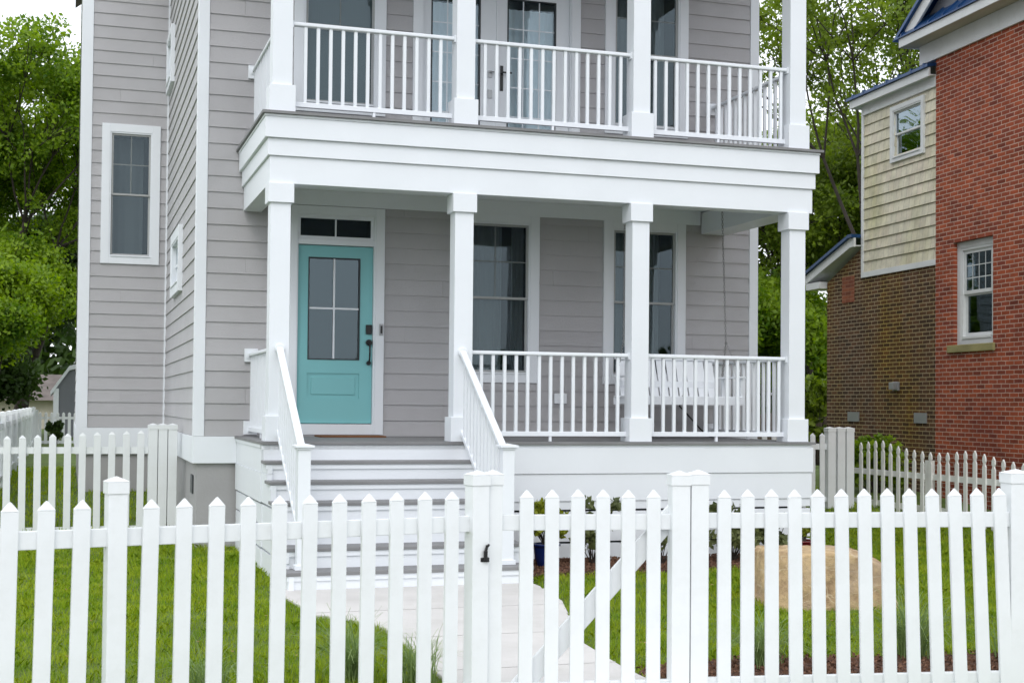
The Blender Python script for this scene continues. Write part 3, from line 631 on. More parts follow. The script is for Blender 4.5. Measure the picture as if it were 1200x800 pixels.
# stair railings
def stair_rail(xc):
    y0s, z0s, y1s, z1s = .05, .93, -1.42, -.03
    nw = MB(); nw.box(xc-.055, xc+.055, -1.535, -1.425, -1.064, -.01); newel = nw.build('newel_post', WHITE, house, bevel=.003)
    m = MB(); m.box(xc-.085, xc+.085, -1.565, -1.395, -.01, .012).box(xc-.068, xc+.068, -1.548, -1.412, -.028, -.01).pyramid(xc-.08, xc+.08, -1.56, -1.4, .012, .028); m.build('cap', WHITE, newel, bevel=.004)
    m = MB(); m.box(xc-.07, xc+.07, -1.55, -1.41, -1.064, -1.02); m.build('base', WHITE, newel, bevel=.004)
    m = MB(); w = .034
    m.quadbox([(xc-w, y1s, z1s-.05), (xc+w, y1s, z1s-.05), (xc+w, y0s, z0s-.05), (xc-w, y0s, z0s-.05), (xc-w, y1s, z1s), (xc+w, y1s, z1s), (xc+w, y0s, z0s), (xc-w, y0s, z0s)])
    m.tube((xc, .062, .905), (xc, .03, .905), .05, n=16)
    r = m.build('stair_railing', WHITE, house, bevel=.008)
    m = MB(); w = .022; dz = .80
    m.quadbox([(xc-w, y1s, z1s-dz-.05), (xc+w, y1s, z1s-dz-.05), (xc+w, y0s, z0s-dz-.05), (xc-w, y0s, z0s-dz-.05), (xc-w, y1s, z1s-dz), (xc+w, y1s, z1s-dz), (xc+w, y0s, z0s-dz), (xc-w, y0s, z0s-dz)])
    m.build('bottom_rail', WHITE, r, bevel=.003)
    for i in range(11):
        y = -.07-i*.12; t = (y-y0s)/(y1s-y0s); z = z0s+(z1s-z0s)*t
        m = MB(); m.quadbox([(xc-.0165, y-.0165, z-.82), (xc+.0165, y-.0165, z-.82), (xc+.0165, y+.0165, z-.82), (xc-.0165, y+.0165, z-.82), (xc-.0165, y-.0165, z-.03), (xc+.0165, y-.0165, z-.03), (xc+.0165, y+.0165, z-.03), (xc-.0165, y+.0165, z-.03)])
        m.build('baluster', WHITE, r); BAL[0] += 1
stair_rail(.16); stair_rail(2.01)
xr = 5.83
rail((xr, .255), (xr, D-.04), .930, .055); rail((xr, .255), (xr, D-.04), .91+ZU, .07+ZU); rail((.15, .255), (.15, D-.04), .93, .055); rail((.15, .255), (.15, D-.04), .91+ZU, .07+ZU)
for x in (.15, xr):
    for z in (.83, 0.02, ZU+.80, ZU+.02): MB().box(x-.075, x+.075, D-.045, D-.008, z, z+.15).build('mounting_block', WHITE, house, bevel=.004)

# door mat
m = MB(); m.box(.86, 1.60, 1.72, 2.14, .001, .018); o = m.build('door_mat', MAT, None, bevel=.004); tag(o, 'flat rust brown door mat lying in front of the teal door', 'door mat')

# ------------------------------------------------------------------ porch swing
sx0, sx1, sy = 4.20, 5.60, 1.15
sw = thing('porch_swing', (4.93, sy, .40), 'white slatted porch swing hanging on chains at the right end of the porch', 'porch swing')
m = MB()
for i in range(5): m.box(sx0, sx1, sy-.26+i*.105, sy-.26+i*.105+.09, .475, .495)
m.build('seat', WHITE, sw, bevel=.003)
m = MB(); m.box(sx0, sx1, sy-.29, sy-.265, .395, .49).box(sx0, sx1, sy+.24, sy+.265, .395, .475)
for x in (sx0+.02, (sx0+sx1)/2, sx1-.05): m.box(x, x+.03, sy-.265, sy+.24, .40, .474)
m.build('seat_frame', WHITE, sw, bevel=.003)
m = MB(); ns = 10; rec = .16
bx0, bx1 = sx0+.06, sx1-.10
pw = (bx1-bx0)/ns
for i in range(ns):
    a = bx0+i*pw+.009; b = bx0+(i+1)*pw-.009; top = .935+.03*math.sin(math.pi*(i+.5)/ns)
    m.quadbox([(a, sy+.20, .49), (b, sy+.20, .49), (b, sy+.22, .49), (a, sy+.22, .49), (a, sy+.20+rec, top), (b, sy+.20+rec, top), (b, sy+.22+rec, top), (a, sy+.22+rec, top)])
m.build('backrest', WHITE, sw, bevel=.002)
m = MB()
for z, yy in ((.60, .225), (.92, .315)): m.box(bx0-.02, bx1+.02, sy+yy+.01, sy+yy+.035, z, z+.07)
m.build('back_rail', WHITE, sw)
for x in (sx0, sx1-.06):
    m = MB(); m.box(x-.01, x+.07, sy-.30, sy+.27, .705, .727).box(x+.015, x+.045, sy-.27, sy-.22, .42, .705).box(x+.015, x+.045, sy+.20, sy+.25, .49, .705); m.build('armrest', WHITE, sw, bevel=.004)
def chain(m, p0, p1):
    p0 = Vector(p0); p1 = Vector(p1); L = (p1-p0).length; n = int(L/.030); d = (p1-p0).normalized(); a = d.orthogonal().normalized(); b = d.cross(a)
    for i in range(n):
        c = p0+d*(L*(i+.5)/n); s = a if i % 2 else b
        pts = [c+d*.021*math.cos(t)+s*.010*math.sin(t) for t in [k*math.pi/4 for k in range(8)]]
        for j in range(8): m.tube(pts[j], pts[(j+1) % 8], .0033, n=4, caps=False)
for x, t in ((sx0+.03, 4.22), (sx1-.03, 5.44)):
    tx = x-.02 if x < 5 else x-.10
    m = MB(); sp = (x-.015 if x < 5 else x-.07, sy, 1.13); chain(m, (t, sy, 2.70), sp); chain(m, sp, (x, sy-.25, .72)); chain(m, sp, (x, sy+.24, .72)); m.tube((t, sy, 2.67), (t, sy, 2.80), .014); m.build('chain', STEEL, sw)
m = MB(); pts = [(4.86, sy-.2, .50), (4.87, sy-.1, .38), (5.0, sy, .30), (5.2, sy+.05, .12), (5.32, sy+.05, .03), (5.42, sy+.05, .02)]
for p, q in zip(pts, pts[1:]): m.tube(p, q, .009, n=6)
o = m.build('strap', BLACK, None); tag(o, 'black cord drooping from under the porch swing to the floor', 'cord')

# ------------------------------------------------------------------ picket fences
def picket_mesh(name, w, h, th, tip, style='point'):
    m = MB()
    if style == 'point':
        m.box(-w/2, w/2, -th/2, th/2, 0, h-tip); m.pyramid(-w/2-.002, w/2+.002, -th/2-.002, th/2+.002, h-tip, h)
    else:   # gothic
        hw = w/2; pr = [(-hw, 0), (hw, 0), (hw, h-.17), (hw*.55, h-.145), (hw*.55, h-.125), (hw*.95, h-.10), (hw*.85, h-.05), (0, h), (-hw*.85, h-.05), (-hw*.95, h-.10), (-hw*.55, h-.125), (-hw*.55, h-.145), (-hw, h-.17)]
        m.prism(pr, 'y', -th/2, th/2)
    return m
PICK = {}
def picket(fence, s, ztip, h, w=.070, th=.022, yoff=-.028, style='point', mat=None, tilt=0, tip=.045):
    key = (round(h, 3), w, style, (mat or VINYL).name)
    if key not in PICK:
        o = picket_mesh('picket', w, h, th, tip, style).build('picket', mat or VINYL, fence, bevel=.0025, org=(0, 0, 0)); PICK[key] = o
        o.location = (s, yoff, ztip-h)
    else: o = dup(PICK[key], fence, (s, yoff, ztip-h))
    tilt += random.uniform(-.0035, .0035); o.location.z += random.uniform(-.0025, .0025)
    if tilt:
        o.rotation_euler = (random.uniform(-.004, .004), tilt, random.uniform(-.02, .02)); o.location.x -= h*math.sin(tilt)
    return o
def post(fence, s, w, zt, z0, capm=True, y=0, mat=None):
    m = MB(); m.box(s-w/2, s+w/2, y-w/2, y+w/2, z0, zt-.05); p = m.build('post', mat or VINYL, fence, bevel=.003)
    c = w/2+.005; m = MB(); m.box(s-c, s+c, y-c, y+c, zt-.075, zt-.022).pyramid(s-c-.003, s+c+.003, y-c-.003, y+c+.003, zt-.022, zt); m.build('cap', mat or VINYL, p, bevel=.002)
    return p
GXp, GYp, aA, aB = .2801, -6.8942, .2023, -.1549
ZT = -.043; HF = 1.16
RT0, RT1 = ZT-.129-.078, ZT-.129; RB0, RB1 = ZT-.964-.07, ZT-.964
ZG = -1.26
fa = thing('picket_fence', (GXp, GYp, 0), 'white vinyl picket fence running left from the gate latch', 'fence', rz=aA, local=True)
# shift origin to ground level
def lower(root, z):
    root.location.z += z; ORG[root] = ORG[root]+Vector((0, 0, z))
lower(fa, ZG)
sA, A0 = .1465, -.2906
MB().box(-2.9, -.17, -.017, .017, RT0, RT1).build('rail', VINYL, fa, bevel=.003)
MB().box(-2.9, -.17, -.017, .017, RB0, RB1).build('rail', VINYL, fa, bevel=.003)
for i in range(-2, 15):
    s = A0-(14-i)*sA
    if i == 3: post(fa, s+.0, .082, .052, ZG, y=-.005); continue
    o = picket(fa, s, ZT-ZG, HF, tilt=.016*(14-i)/14)
post(fa, -.143, .090, .052, ZG, y=-.01)
ga = thing('garden_gate', (GXp, GYp, 0), 'white vinyl picket gate with diagonal brace and black latch in front of the walkway', 'gate', rz=aB, local=True); lower(ga, ZG)
def post_l(*a, **k): return post(*a, **k)
post(ga, -.046, .090, .052, ZG+.05, y=-.01); post(ga, .912, .094, .050, ZG+.05, y=-.01)
MB().box(.0, .866, -.017, .017, RT0, RT1).build('rail', VINYL, ga, bevel=.003)
MB().box(.0, .866, -.017, .017, RB0, RB1).build('rail', VINYL, ga, bevel=.003)
m = MB(); bz0, bz1 = RB0-.02, RT1+.10
m.quadbox([(.06, .02, bz0), (.15, .02, bz0), (.15, .045, bz0), (.06, .045, bz0), (.79, .02, bz1-.06), (.86, .02, bz1), (.86, .045, bz1), (.79, .045, bz1-.06)])
m = MB(); m.quadbox([(-.03, .019, -1.26), (.90, .019, -.24), (.90, .045, -.24), (-.03, .045, -1.26), (-.03, .019, -1.11), (.90, .019, -.09), (.90, .045, -.09), (-.03, .045, -1.11)]); m.build('brace', VINYL, ga, bevel=.003)
for k in range(6): picket(ga, .123+.1303*k, ZT+.003*k*.13-ZG, HF-.07, tilt=0)
m = MB(); z = -.36; yl = -.088
X0 = -.094; m.box(X0-.026, X0+.022, yl-.014, yl+.012, z-.036, z-.014).box(X0-.006, X0+.012, yl-.026, yl+.005, z-.03, z+.020).tube((X0+.003, yl-.014, z+.015), (X0+.012, yl-.014, z+.048), .0075, n=8).tube((X0+.012, yl-.014, z+.048), (X0+.020, yl-.014, z+.042), .009, n=8); m.build('latch', BLACK, ga, bevel=.002)
fb = thing('picket_fence', (GXp, GYp, 0), 'white vinyl picket fence running right from the gate hinge post, before the sandstone rock', 'fence', rz=aB, local=True); lower(fb, ZG)
post(fb, 1.012, .092, .054, ZG, y=-.005)
MB().box(1.06, 2.71, -.017, .017, RT0+.006, RT1+.006).build('rail', VINYL, fb, bevel=.003)
MB().box(1.06, 2.71, -.017, .017, RB0+.006, RB1+.006).build('rail', VINYL, fb, bevel=.003)
for i in range(13): picket(fb, 1.144+.1251*i, ZT-ZG+.0149*.0+.002*i/2, HF, tilt=-.042*i/12)
post(fb, 2.768, .118, .06, ZG, y=.02)
MB().box(2.87, 4.6, -.017, .017, RT0+.006, RT1+.006).build('rail', VINYL, fb, bevel=.003)
MB().box(2.87, 4.6, -.017, .017, RB0+.006, RB1+.006).build('rail', VINYL, fb, bevel=.003)
for i in range(12): picket(fb, 2.94+.1251*i, ZT-ZG+.013, HF, tilt=0)
# side gates beside the house
g2 = thing('side_gate', (-.53, 3.82, -1.13), 'white picket side gate left of the house between lawn and back yard', 'gate', rz=R(2.2), local=True)
ORG[g2] = Vector((0, 0, -1.13))
for s in (-.055, -.170, -.285): post(g2, s, .106, .118, -1.13)
MB().box(-2.3, -.34, -.016, .016, -.245, -.168).build('rail', VINYL, g2); MB().box(-2.3, -.34, -.016, .016, -1.17, -1.11).build('rail', VINYL, g2)
for i in range(12): picket(g2, -.425-.168*i+.0, .035-.0075*i+1.13, 1.2, w=.080)
g3 = thing('side_gate', (9.30, 4.62, -1.10), 'white picket side gate right of the porch next to the brick house', 'gate', rz=0, local=True)
ORG[g3] = Vector((0, 0, -1.10))
for s in (-.375, -.215, -.065): post(g3, s, .125, .10, -1.10)
MB().box(-2.8, -.44, -.016, .016, -.235, -.15).build('rail', VINYL, g3); MB().box(-2.8, -.44, -.016, .016, -1.0, -.93).build('rail', VINYL, g3)
for i in range(14): picket(g3, -.52-.158*i, .012+1.10, 1.1, w=.080)
# property line fences
fl = thing('picket_fence', (-2.70, 6.0, -1.0), 'white picket fence receding along the left property line', 'fence', rz=R(90), local=True); ORG[fl] = Vector((0, 0, -1.0))
MB().box(-2.2, 20.0, -.016, .016, -.03, .05).build('rail', VINYL, fl); MB().box(-2.2, 20.0, -.016, .016, -.78, -.70).build('rail', VINYL, fl)
for i in range(100): picket(fl, -2.1+.148*i, .17+1.0, 1.02, w=.10, yoff=.028)
for s in (-.5, 1.9, 4.3, 6.7, 9.1, 11.5, 13.9, 16.3, 20.0): post(fl, s, .1, .22, -1.0)
m = MB()
for i in range(100, 149):
    s = -2.1+.148*i; m.box(s-.05, s+.05, .017, .04, -.85, .13)
o = m.build('pickets', VINYL, fl); o['kind'] = 'stuff'
fk = thing('picket_fence', (-2.68, 30.0, -.95), 'short white picket fence across the far back of the left side yard', 'fence', rz=0, local=True); ORG[fk] = Vector((0, 0, -.95))
MB().box(0, 2.2, -.016, .016, -.16, -.09).build('rail', VINYL, fk); MB().box(0, 2.2, -.016, .016, -.88, -.80).build('rail', VINYL, fk)
for i in range(13): picket(fk, .08+.165*i, .05+.95, 1.0, w=.085)
post(fk, -.02, .1, .12, -.95)
fg = thing('gothic_picket_fence', (9.78, -3.2, -1.25), 'old white gothic picket fence with scalloped top in front of the brick house', 'fence', rz=R(90), local=True); ORG[fg] = Vector((0, 0, -1.25))
MB().box(0, 8.6, -.02, .02, -.62, -.54).build('rail', OLDWHITE, fg); MB().box(0, 8.6, -.02, .02, -1.08, -1.0).build('rail', OLDWHITE, fg)
for i in range(42):
    s = .1+.2*i; y = -3.2+s
    base = -.30+.035*(y-1.3)*1.0
    ph = ((y-2.35)/2.2) % 1.0; sc = .10*(4*ph*(1-ph)); 
    h = 1.0; picket(fg, s, base-sc+.10+1.25, h, w=.075, th=.022, yoff=.03, style='gothic', mat=OLDWHITE)
for s in (.0, 2.2, 4.4, 6.6): MB().box(s-.05, s+.05, -.07, .02, -1.25, -.35).build('post', OLDWHITE, fg)

# ------------------------------------------------------------------ brick neighbour
NX, NY = 11.5028, 5.7367
nb = thing('brick_house', (NX, NY, -1.0), 'red brick house with brown brick wing, cream shingles and blue metal roofs', 'house', rz=R(-3.5), local=True); ORG[nb] = Vector((0, 0, -1.0))
NL = lambda a, d, z: (-d, a, z)       # local: facing -x; a = distance away from the street side corner
m = MB()
for s0, s1, z0, z1 in ((-9, -1.60, -1.2, 6.03), (-.52, 0, -1.2, 6.03), (-1.60, -.52, -1.2, 1.38), (-1.60, -.52, 3.0, 6.03)): m.box(0, .25, s0, s1, z0, z1)
m.build('red_wall', REDBRICK, nb, org=(0, 0, -1.2))
m = MB(); m.box(.25, 7, -9, -8.8, -1.2, 6.03).box(6.8, 7, -8.8, .2, -1.2, 6.03).box(.25, 6.8, -.2, .0, 3, 6.03); m.build('wall', REDBRICK, nb)
m = MB(); m.prism([(.002, -1.2), (3.81, -1.2), (3.81, 2.72), (2.46, 3.25), (2.46, 2.705), (.002, 2.705)], 'x', .02, .25); m.build('brown_wall', BROWNBRICK, nb, org=(0, 0, -1.2))
m = MB(); m.box(.25, 6.8, 3.6, 3.81, -1.2, 2.7).build('wall', BROWNBRICK, nb)
m = MB(); m.box(.012, .021, 2.75, 3.21, 2.30, 2.78).build('brick_patch', PATCHBRICK, nb)
siding(lambda a, d, z: (.03-d, a, z), .003, 2.40, 2.80, 5.75, [(.46, 1.34, 4.70, 5.45)], 'shingle_wall', nb, SHINGLE, pitch=.187, phase=.182, lip=.020, back=.1)
m = MB(); m.box(.13, 6, 2.30, 2.45, 2.7, 5.9).build('wall', SOFFIT, nb)
m = MB(); m.box(-.005, .12, 2.40, 2.47, 2.70, 5.75).box(-.008, .1, .003, 2.40, 2.70, 2.795); m.build('trim_board', FASCIA, nb, bevel=.003)
window(lambda a, d, z: (.03-d, a, z), .355, 1.44, 4.58, 5.54, cw=.075, fw=.05, grid=(1, 1), parent=nb, glass=MIRRORY, trim=FASCIA, casd=.05, deep=.3, curtain=[(0, 1, SHEER, .15, .01, 20)])
# recessed window in the red wall
w = window(lambda a, d, z: (.10-d, a, z), -1.60, -.522, 1.382, 2.998, cw=.10, fw=.09, grid=(4, 3), parent=nb, glass=NGLASS, trim=FASCIA, casd=.03, deep=.3)
m = MB(); m.box(-.045, .1, -1.66, -.40, 1.262, 1.38).build('sill', MOSS, nb, bevel=.01)
for a, b in ((.28, .66), (2.55, 2.96)):
    m = MB(); m.box(.0, .03, a, b, .14, .31); v = m.build('crawl_vent', GALV, nb)
m = MB(); m.box(-.02, .02, 1.15, 1.33, .68, .83).box(-.10, -.02, 1.17, 1.31, .70, .82); m.build('dryer_vent', GALV, nb, bevel=.006)
# cream wing eave and roof
m = MB(); m.box(-.13, -.10, -.0, 2.68, 5.76, 5.90).box(-.10, .3, 2.65, 2.68, 5.76, 5.90).build('fascia', FASCIA, nb)
m = MB(); m.box(-.10, .03, -.0, 2.65, 5.775, 5.79).box(.03, .3, 2.47, 2.65, 5.775, 5.79).build('soffit', FASCIA, nb)
m = MB(); m.box(-.01, .03, .003, 2.40, 5.60, 5.775).build('trim_board', FASCIA, nb)
m = MB(); m.quadbox([(-.17, -.02, 5.905), (-.17, 2.75, 5.905), (6, 2.75, 6.7), (6, -.02, 6.7), (-.17, -.02, 5.955), (-.17, 2.75, 5.955), (6, 2.75, 6.74), (6, -.02, 6.74)])
for q in np.arange(.1, 2.75, .4): m.box(-.175, -.12, q-.02, q+.02, 5.905, 5.985)
m.build('metal_roof', BLUEROOF, nb)
# lean-to roof over the brown wing
m = MB(); m.prism([(2.48, 3.26), (2.62, 3.26), (4.43, 2.73), (4.43, 2.89), (2.62, 3.42), (2.48, 3.42)], 'x', -.14, -.10); m.box(-.10, .6, 4.39, 4.43, 2.73, 2.88); m.build('fascia', FASCIA, nb)
m = MB(); m.prism([(2.48, 3.27), (2.62, 3.27), (4.39, 2.75), (4.39, 2.77), (2.62, 3.29), (2.48, 3.29)], 'x', -.10, .25); m.build('soffit', FASCIA, nb)
m = MB(); m.box(-.135, .25, 3.83, 4.39, 2.62, 2.745); m.build('soffit', FASCIA, nb)
m = MB(); m.prism([(2.48, 3.425), (2.62, 3.425), (4.50, 2.88), (4.50, 2.93), (2.62, 3.485), (2.48, 3.485)], 'x', -.19, 6); m.build('metal_roof', BLUEROOF, nb)
# red block: frieze, eave, pent roof and gable
OV = .32
m = MB(); m.box(-.04, .25, -9, .44, 6.03, 6.34).build('frieze', FASCIA, nb)
m = MB(); m.box(-OV, .25, -9.4, .54, 6.345, 6.36).build('soffit', SOFFIT, nb)
m = MB(); m.box(-OV-.025, -OV, -9.4, .57, 6.335, 6.475).box(-OV, .6, .545, .57, 6.335, 6.475).build('fascia', FASCIA, nb)
m = MB(); e0, e1 = -OV-.055, -.08
m.quadbox([(e0, -9.4, 6.48), (e0, .62, 6.48), (e1, .62, 6.74), (e1, -9.4, 6.74), (e0, -9.4, 6.50), (e0, .62, 6.50), (e1, .62, 6.77), (e1, -9.4, 6.77)])
for q in np.arange(-9.2, .6, .42):
    m.quadbox([(e0, q-.012, 6.5), (e0, q+.012, 6.5), (e1, q+.012, 6.765), (e1, q-.012, 6.765), (e0, q-.012, 6.535), (e0, q+.012, 6.535), (e1, q+.012, 6.80), (e1, q-.012, 6.80)])
m.build('pent_roof', BLUEROOF, nb)
mid = -4.2; sl_ = .63
def gp(s0, z0): return [(s0, z0), (mid, z0+sl_*(s0-mid)), (2*mid-s0, z0)]
m = MB(); m.prism(gp(.45, 6.5), 'x', -.10, .2); m.build('gable_wall', SHEDM, nb)
g1 = gp(.62, 6.5); g2_ = gp(.26, 6.5)
m = MB(); m.prism([g1[0], g1[1], g1[2], g2_[2], g2_[1], g2_[0]], 'x', -.30, -.26); m.build('rake_board', FASCIA, nb)
g3_ = gp(.76, 6.48)
m = MB(); m.prism([g3_[0], g3_[1], g3_[2], g1[2], g1[1], (.625, 6.5)], 'x', -.36, 7); m.build('metal_roof', BLUEROOF, nb)

# ------------------------------------------------------------------ far buildings
sh = thing('garden_shed', (-.6, 38.5, -.9), 'small grey garden shed with white gambrel roof trim behind the trees', 'shed')
pr = [(-2.27, -.9), (1.1, -.9), (1.1, .85), (.5, 1.5), (-.6, 1.85), (-1.75, 1.55), (-2.27, .80)]
m = MB(); m.prism(pr, 'y', 38, 41).build('wall', SHEDM, sh)
m = MB(); m.box(-2.32, -2.14, 37.95, 38, -.9, .82)
for (a, b) in (((-2.42, .72), (-1.80, 1.62)), ((-1.80, 1.62), (-.6, 1.95)), ((-.6, 1.95), (.55, 1.6)), ((.55, 1.6), (1.2, .75))):
    m.prism([a, b, (b[0], b[1]-.16), (a[0], a[1]-.16)], 'y', 37.9, 41.1)
m.build('trim', WHITE, sh)
gr = thing('garage', (-7, 52, -.9), 'low building with brown roof far behind the left fence', 'garage')
MB().box(-10, -1.0, 52, 57, -.9, .5).build('wall', SOFFIT, gr)
m = MB(); m.prism([(51.5, .4), (54.5, 1.6), (57.5, .4)], 'x', -10.5, -.6).build('roof', BROWNROOF, gr)
ff = thing('board_fence', (12, 15, -1.0), 'dark weathered board fence beyond the side gate', 'fence')
m = MB()
for i in range(34): m.box(11.0+i*.145, 11.0+i*.145+.135, 15, 15.03, -1.0, .22+.02*(i % 3))
m.build('boards', WOODF, ff)

# ------------------------------------------------------------------ vegetation
def leaves(name, C, rad, per, size, mat, parent, flat=.75, aspect=1.7):
    C = np.asarray(C, float); n = len(C)*per; ctr = np.repeat(C, per, 0)
    rr = np.repeat(np.asarray(rad, float) if np.ndim(rad) else np.full(len(C), rad), per)
    d = rng.normal(size=(n, 3)); d /= np.linalg.norm(d, axis=1)[:, None]; rad_ = rr*rng.uniform(0, 1, n)**.45
    P = ctr+d*rad_[:, None]*np.array([1, 1, flat])
    a = rng.normal(size=(n, 3)); a /= np.linalg.norm(a, axis=1)[:, None]
    b = np.cross(a, rng.normal(size=(n, 3))); b /= np.linalg.norm(b, axis=1)[:, None]
    s = size*rng.uniform(.6, 1.3, n)[:, None]
    V = np.empty((n, 4, 3)); V[:, 0] = P-a*s*aspect/2; V[:, 1] = P+b*s*.5; V[:, 2] = P+a*s*aspect/2; V[:, 3] = P-b*s*.5
    F = np.arange(n*4).reshape(n, 4)
    return mesh_np(name, V.reshape(-1, 3), F, mat, parent, tuple(C.mean(0)))
def tree(x, y, z0, h, spread, label, leafmat, levels=4, per=70, size=.16, clump=.6, tr=.22, seed=1, bare=.28, group=None, dens=1.0, name='tree', up=.45):
    rnd = random.Random(seed)
    t = thing(name, (x, y, z0), label, 'tree', group)
    segs = []; tips = []
    def grow(p, d, L, r, lev):
        n = 3; q = p; dd = d
        for i in range(n):
            dd = (dd+Vector((rnd.uniform(-1, 1), rnd.uniform(-1, 1), rnd.uniform(-.3, .6)))*.16).normalized()
            q2 = q+dd*L/n; r2 = r*(1-.13*(i+1)); segs.append((q, q2, r*(1-.13*i), r2, lev)); q = q2
            if lev >= 2: tips.append(q+Vector((rnd.gauss(0, .15), rnd.gauss(0, .15), 0)))
        if lev >= levels: tips.append(q); return
        k = rnd.choice((3, 4)) if lev > 0 else 5
        a0 = rnd.uniform(0, 6.28)
        for j in range(k):
            an = a0+6.283*j/k+rnd.uniform(-.4, .4); tilt = rnd.uniform(.45, .95)
            ax = dd.orthogonal().normalized(); side = Matrix.Rotation(an, 3, dd) @ ax
            nd = (dd*math.cos(tilt)+side*math.sin(tilt)*spread); nd.z += up*rnd.random(); nd.normalize()
            grow(q, nd, L*rnd.uniform(.62, .85), r*.55, lev+1)
        if lev > 0: grow(q, dd, L*.7, r*.6, lev+1)
    grow(Vector((x, y, z0-.2)), Vector((rnd.uniform(-.08, .08), 0, 1)).normalized(), h*bare, tr, 0)
    m = MB()
    for a, b, r0, r1, lev in segs:
        if lev <= 1: m.tube(a, b, r0, r1, n=8, caps=False)
    m.build('trunk', BARK, t, smooth=True)
    m = MB()
    for a, b, r0, r1, lev in segs:
        if lev > 1: m.tube(a, b, max(r0, .012), max(r1, .008), n=4, caps=False)
    if m.v: m.build('limbs', BARK, t, smooth=True)
    T = np.array([tuple(q) for q in tips]); k = rng.random(len(T)) < dens; T = T[k]
    leaves('crown', T, clump*rng.uniform(.45, 1.4, len(T)), per, size, leafmat, t)
    return t
# right hand trees (behind the porch and the brick house)
tree(18.6, 20, -.9, 17.5, 1.0, 'tall airy spring green tree showing its limbs between porch and brick house', LEAF_R, 4, 56, .085, .52, .12, 3, dens=.44)
tree(21.0, 26, -.9, 11.0, 1.1, 'dense lower green tree filling the gap right of the porch corner column', LEAF_R, 4, 90, .095, .70, .16, 11, dens=.6)
tree(16.6, 24, -.9, 6.5, 1.2, 'leafy green tree seen under the porch ceiling at its right end', LEAF_L, 4, 100, .10, .6, .2, 23)
tree(27.5, 36, -.9, 17, 1.0, 'distant dark green tree rising over the cream wing roof', LEAF_R, 4, 50, .12, .7, .2, 31, dens=.2)
tree(24.8, 33, -.9, 11, 1.2, 'bushy green tree low behind the lean-to roof of the brick house', LEAF_L, 4, 90, .10, .8, .2, 41, bare=.16)
# left hand trees
tree(-4.6, 31, -.9, 14.5, 1.0, 'big bright maple filling the left edge of the sky', LEAF_L, 4, 100, .085, .60, .16, 5, dens=.40, up=.8)
tree(-3.6, 24, -.9, 7.6, 1.1, 'small bright green maple reaching in front of the shed', LEAF_L, 4, 80, .075, .50, .08, 8, dens=.42, bare=.2, up=.9)
tree(-3.9, 29, -.9, 11.0, 1.0, 'middle maple filling the space between the small and the big maple', LEAF_L, 4, 90, .085, .60, .12, 52, dens=.42, bare=.17, up=.8)
tree(-3.6, 40, -.9, 9.5, 1.2, 'dark dense tree behind the bright maple', LEAF_D, 4, 90, .12, .8, .3, 17, dens=.6)
tree(-5.0, 28, -.9, 6.2, 1.1, 'shadowy dark tree low behind the left property fence', LEAF_D, 4, 110, .10, .6, .2, 19, bare=.16)  # dark leaf colour stands in for shade low among the left trees
# woods: horizon behind and across the street
def woods(name, label, pts, h, rad, per, mat, size):
    C = []
    for x, y in pts:
        for k in range(int(h*2.2)): C.append((x+random.gauss(0, 1.8), y+random.gauss(0, 1.8), -.6+h*random.random()**.8*random.uniform(.7, 1)))
    o = leaves(name, C, rad, per, size, mat, None); tag(o, label, 'trees', kind='stuff')
woods('far_woods', 'mass of trees on the far horizon behind both houses', [(x, 75+random.uniform(-5, 8)) for x in range(-50, 75, 5)], 9, 2.4, 90, LEAF_D, .55)
woods('street_trees', 'tree line across the street facing the house', [(x, -62+random.uniform(-4, 4)) for x in range(-60, 61, 4)], 3.6, 1.5, 160, LEAF_D, .3)

def shrub(x, y, h, r, label, mat, n=14, per=60, size=.045, z=-1.205, name='shrub', group=None, stems=True, cat='shrub'):
    t = thing(name, (x, y, z), label, cat, group); rnd = random.Random(int(x*977+y*131)); C = []; m = MB()
    for i in range(n):
        a = rnd.uniform(0, 6.28); rr = r*math.sqrt(rnd.random())*.8; zz = z+h*(.3+.65*rnd.random()); c = (x+rr*math.cos(a), y+rr*math.sin(a), zz); C.append(c)
        m.tube((x+rnd.uniform(-.02, .02), y, z-.02), c, .006, .003, n=4, caps=False)
    m.build('stems', BARK, t); leaves('foliage', C, r*.32, per, size, mat, t, flat=.9)
    return t
shrub(3.22, -.50, .62, .30, 'leafy variegated shrub next to the blue pot', LEAF_S, 10, 34, .05, group='shrubs in the mulch bed under the porch')
shrub(3.95, -.55, .55, .26, 'small variegated shrub by the gate hinge, second from the blue pot', LEAF_S, 9, 34, .05, group='shrubs in the mulch bed under the porch')
shrub(4.78, -.50, .60, .34, 'fullest variegated shrub left of the sandstone rock', LEAF_S, 16, 40, .05, group='shrubs in the mulch bed under the porch')
shrub(5.28, -.40, .52, .24, 'dark leaved shrub directly behind the sandstone rock', LEAF_S, 12, 36, .045, group='shrubs in the mulch bed under the porch')
shrub(10.75, 6.3, .95, .62, 'bright green bush at the foot of the brown brick wall', LEAF_L, 46, 70, .06, z=-1.1)
shrub(-2.15, 25.6, .8, .22, 'dark weedy bush in front of the short back fence', LEAF_D, 26, 60, .06, z=-.95)
shrub(13.9, 13.6, 2.1, .5, 'slim pale green bush standing beside the board fence', LEAF_R, 40, 50, .09, z=-1.0)

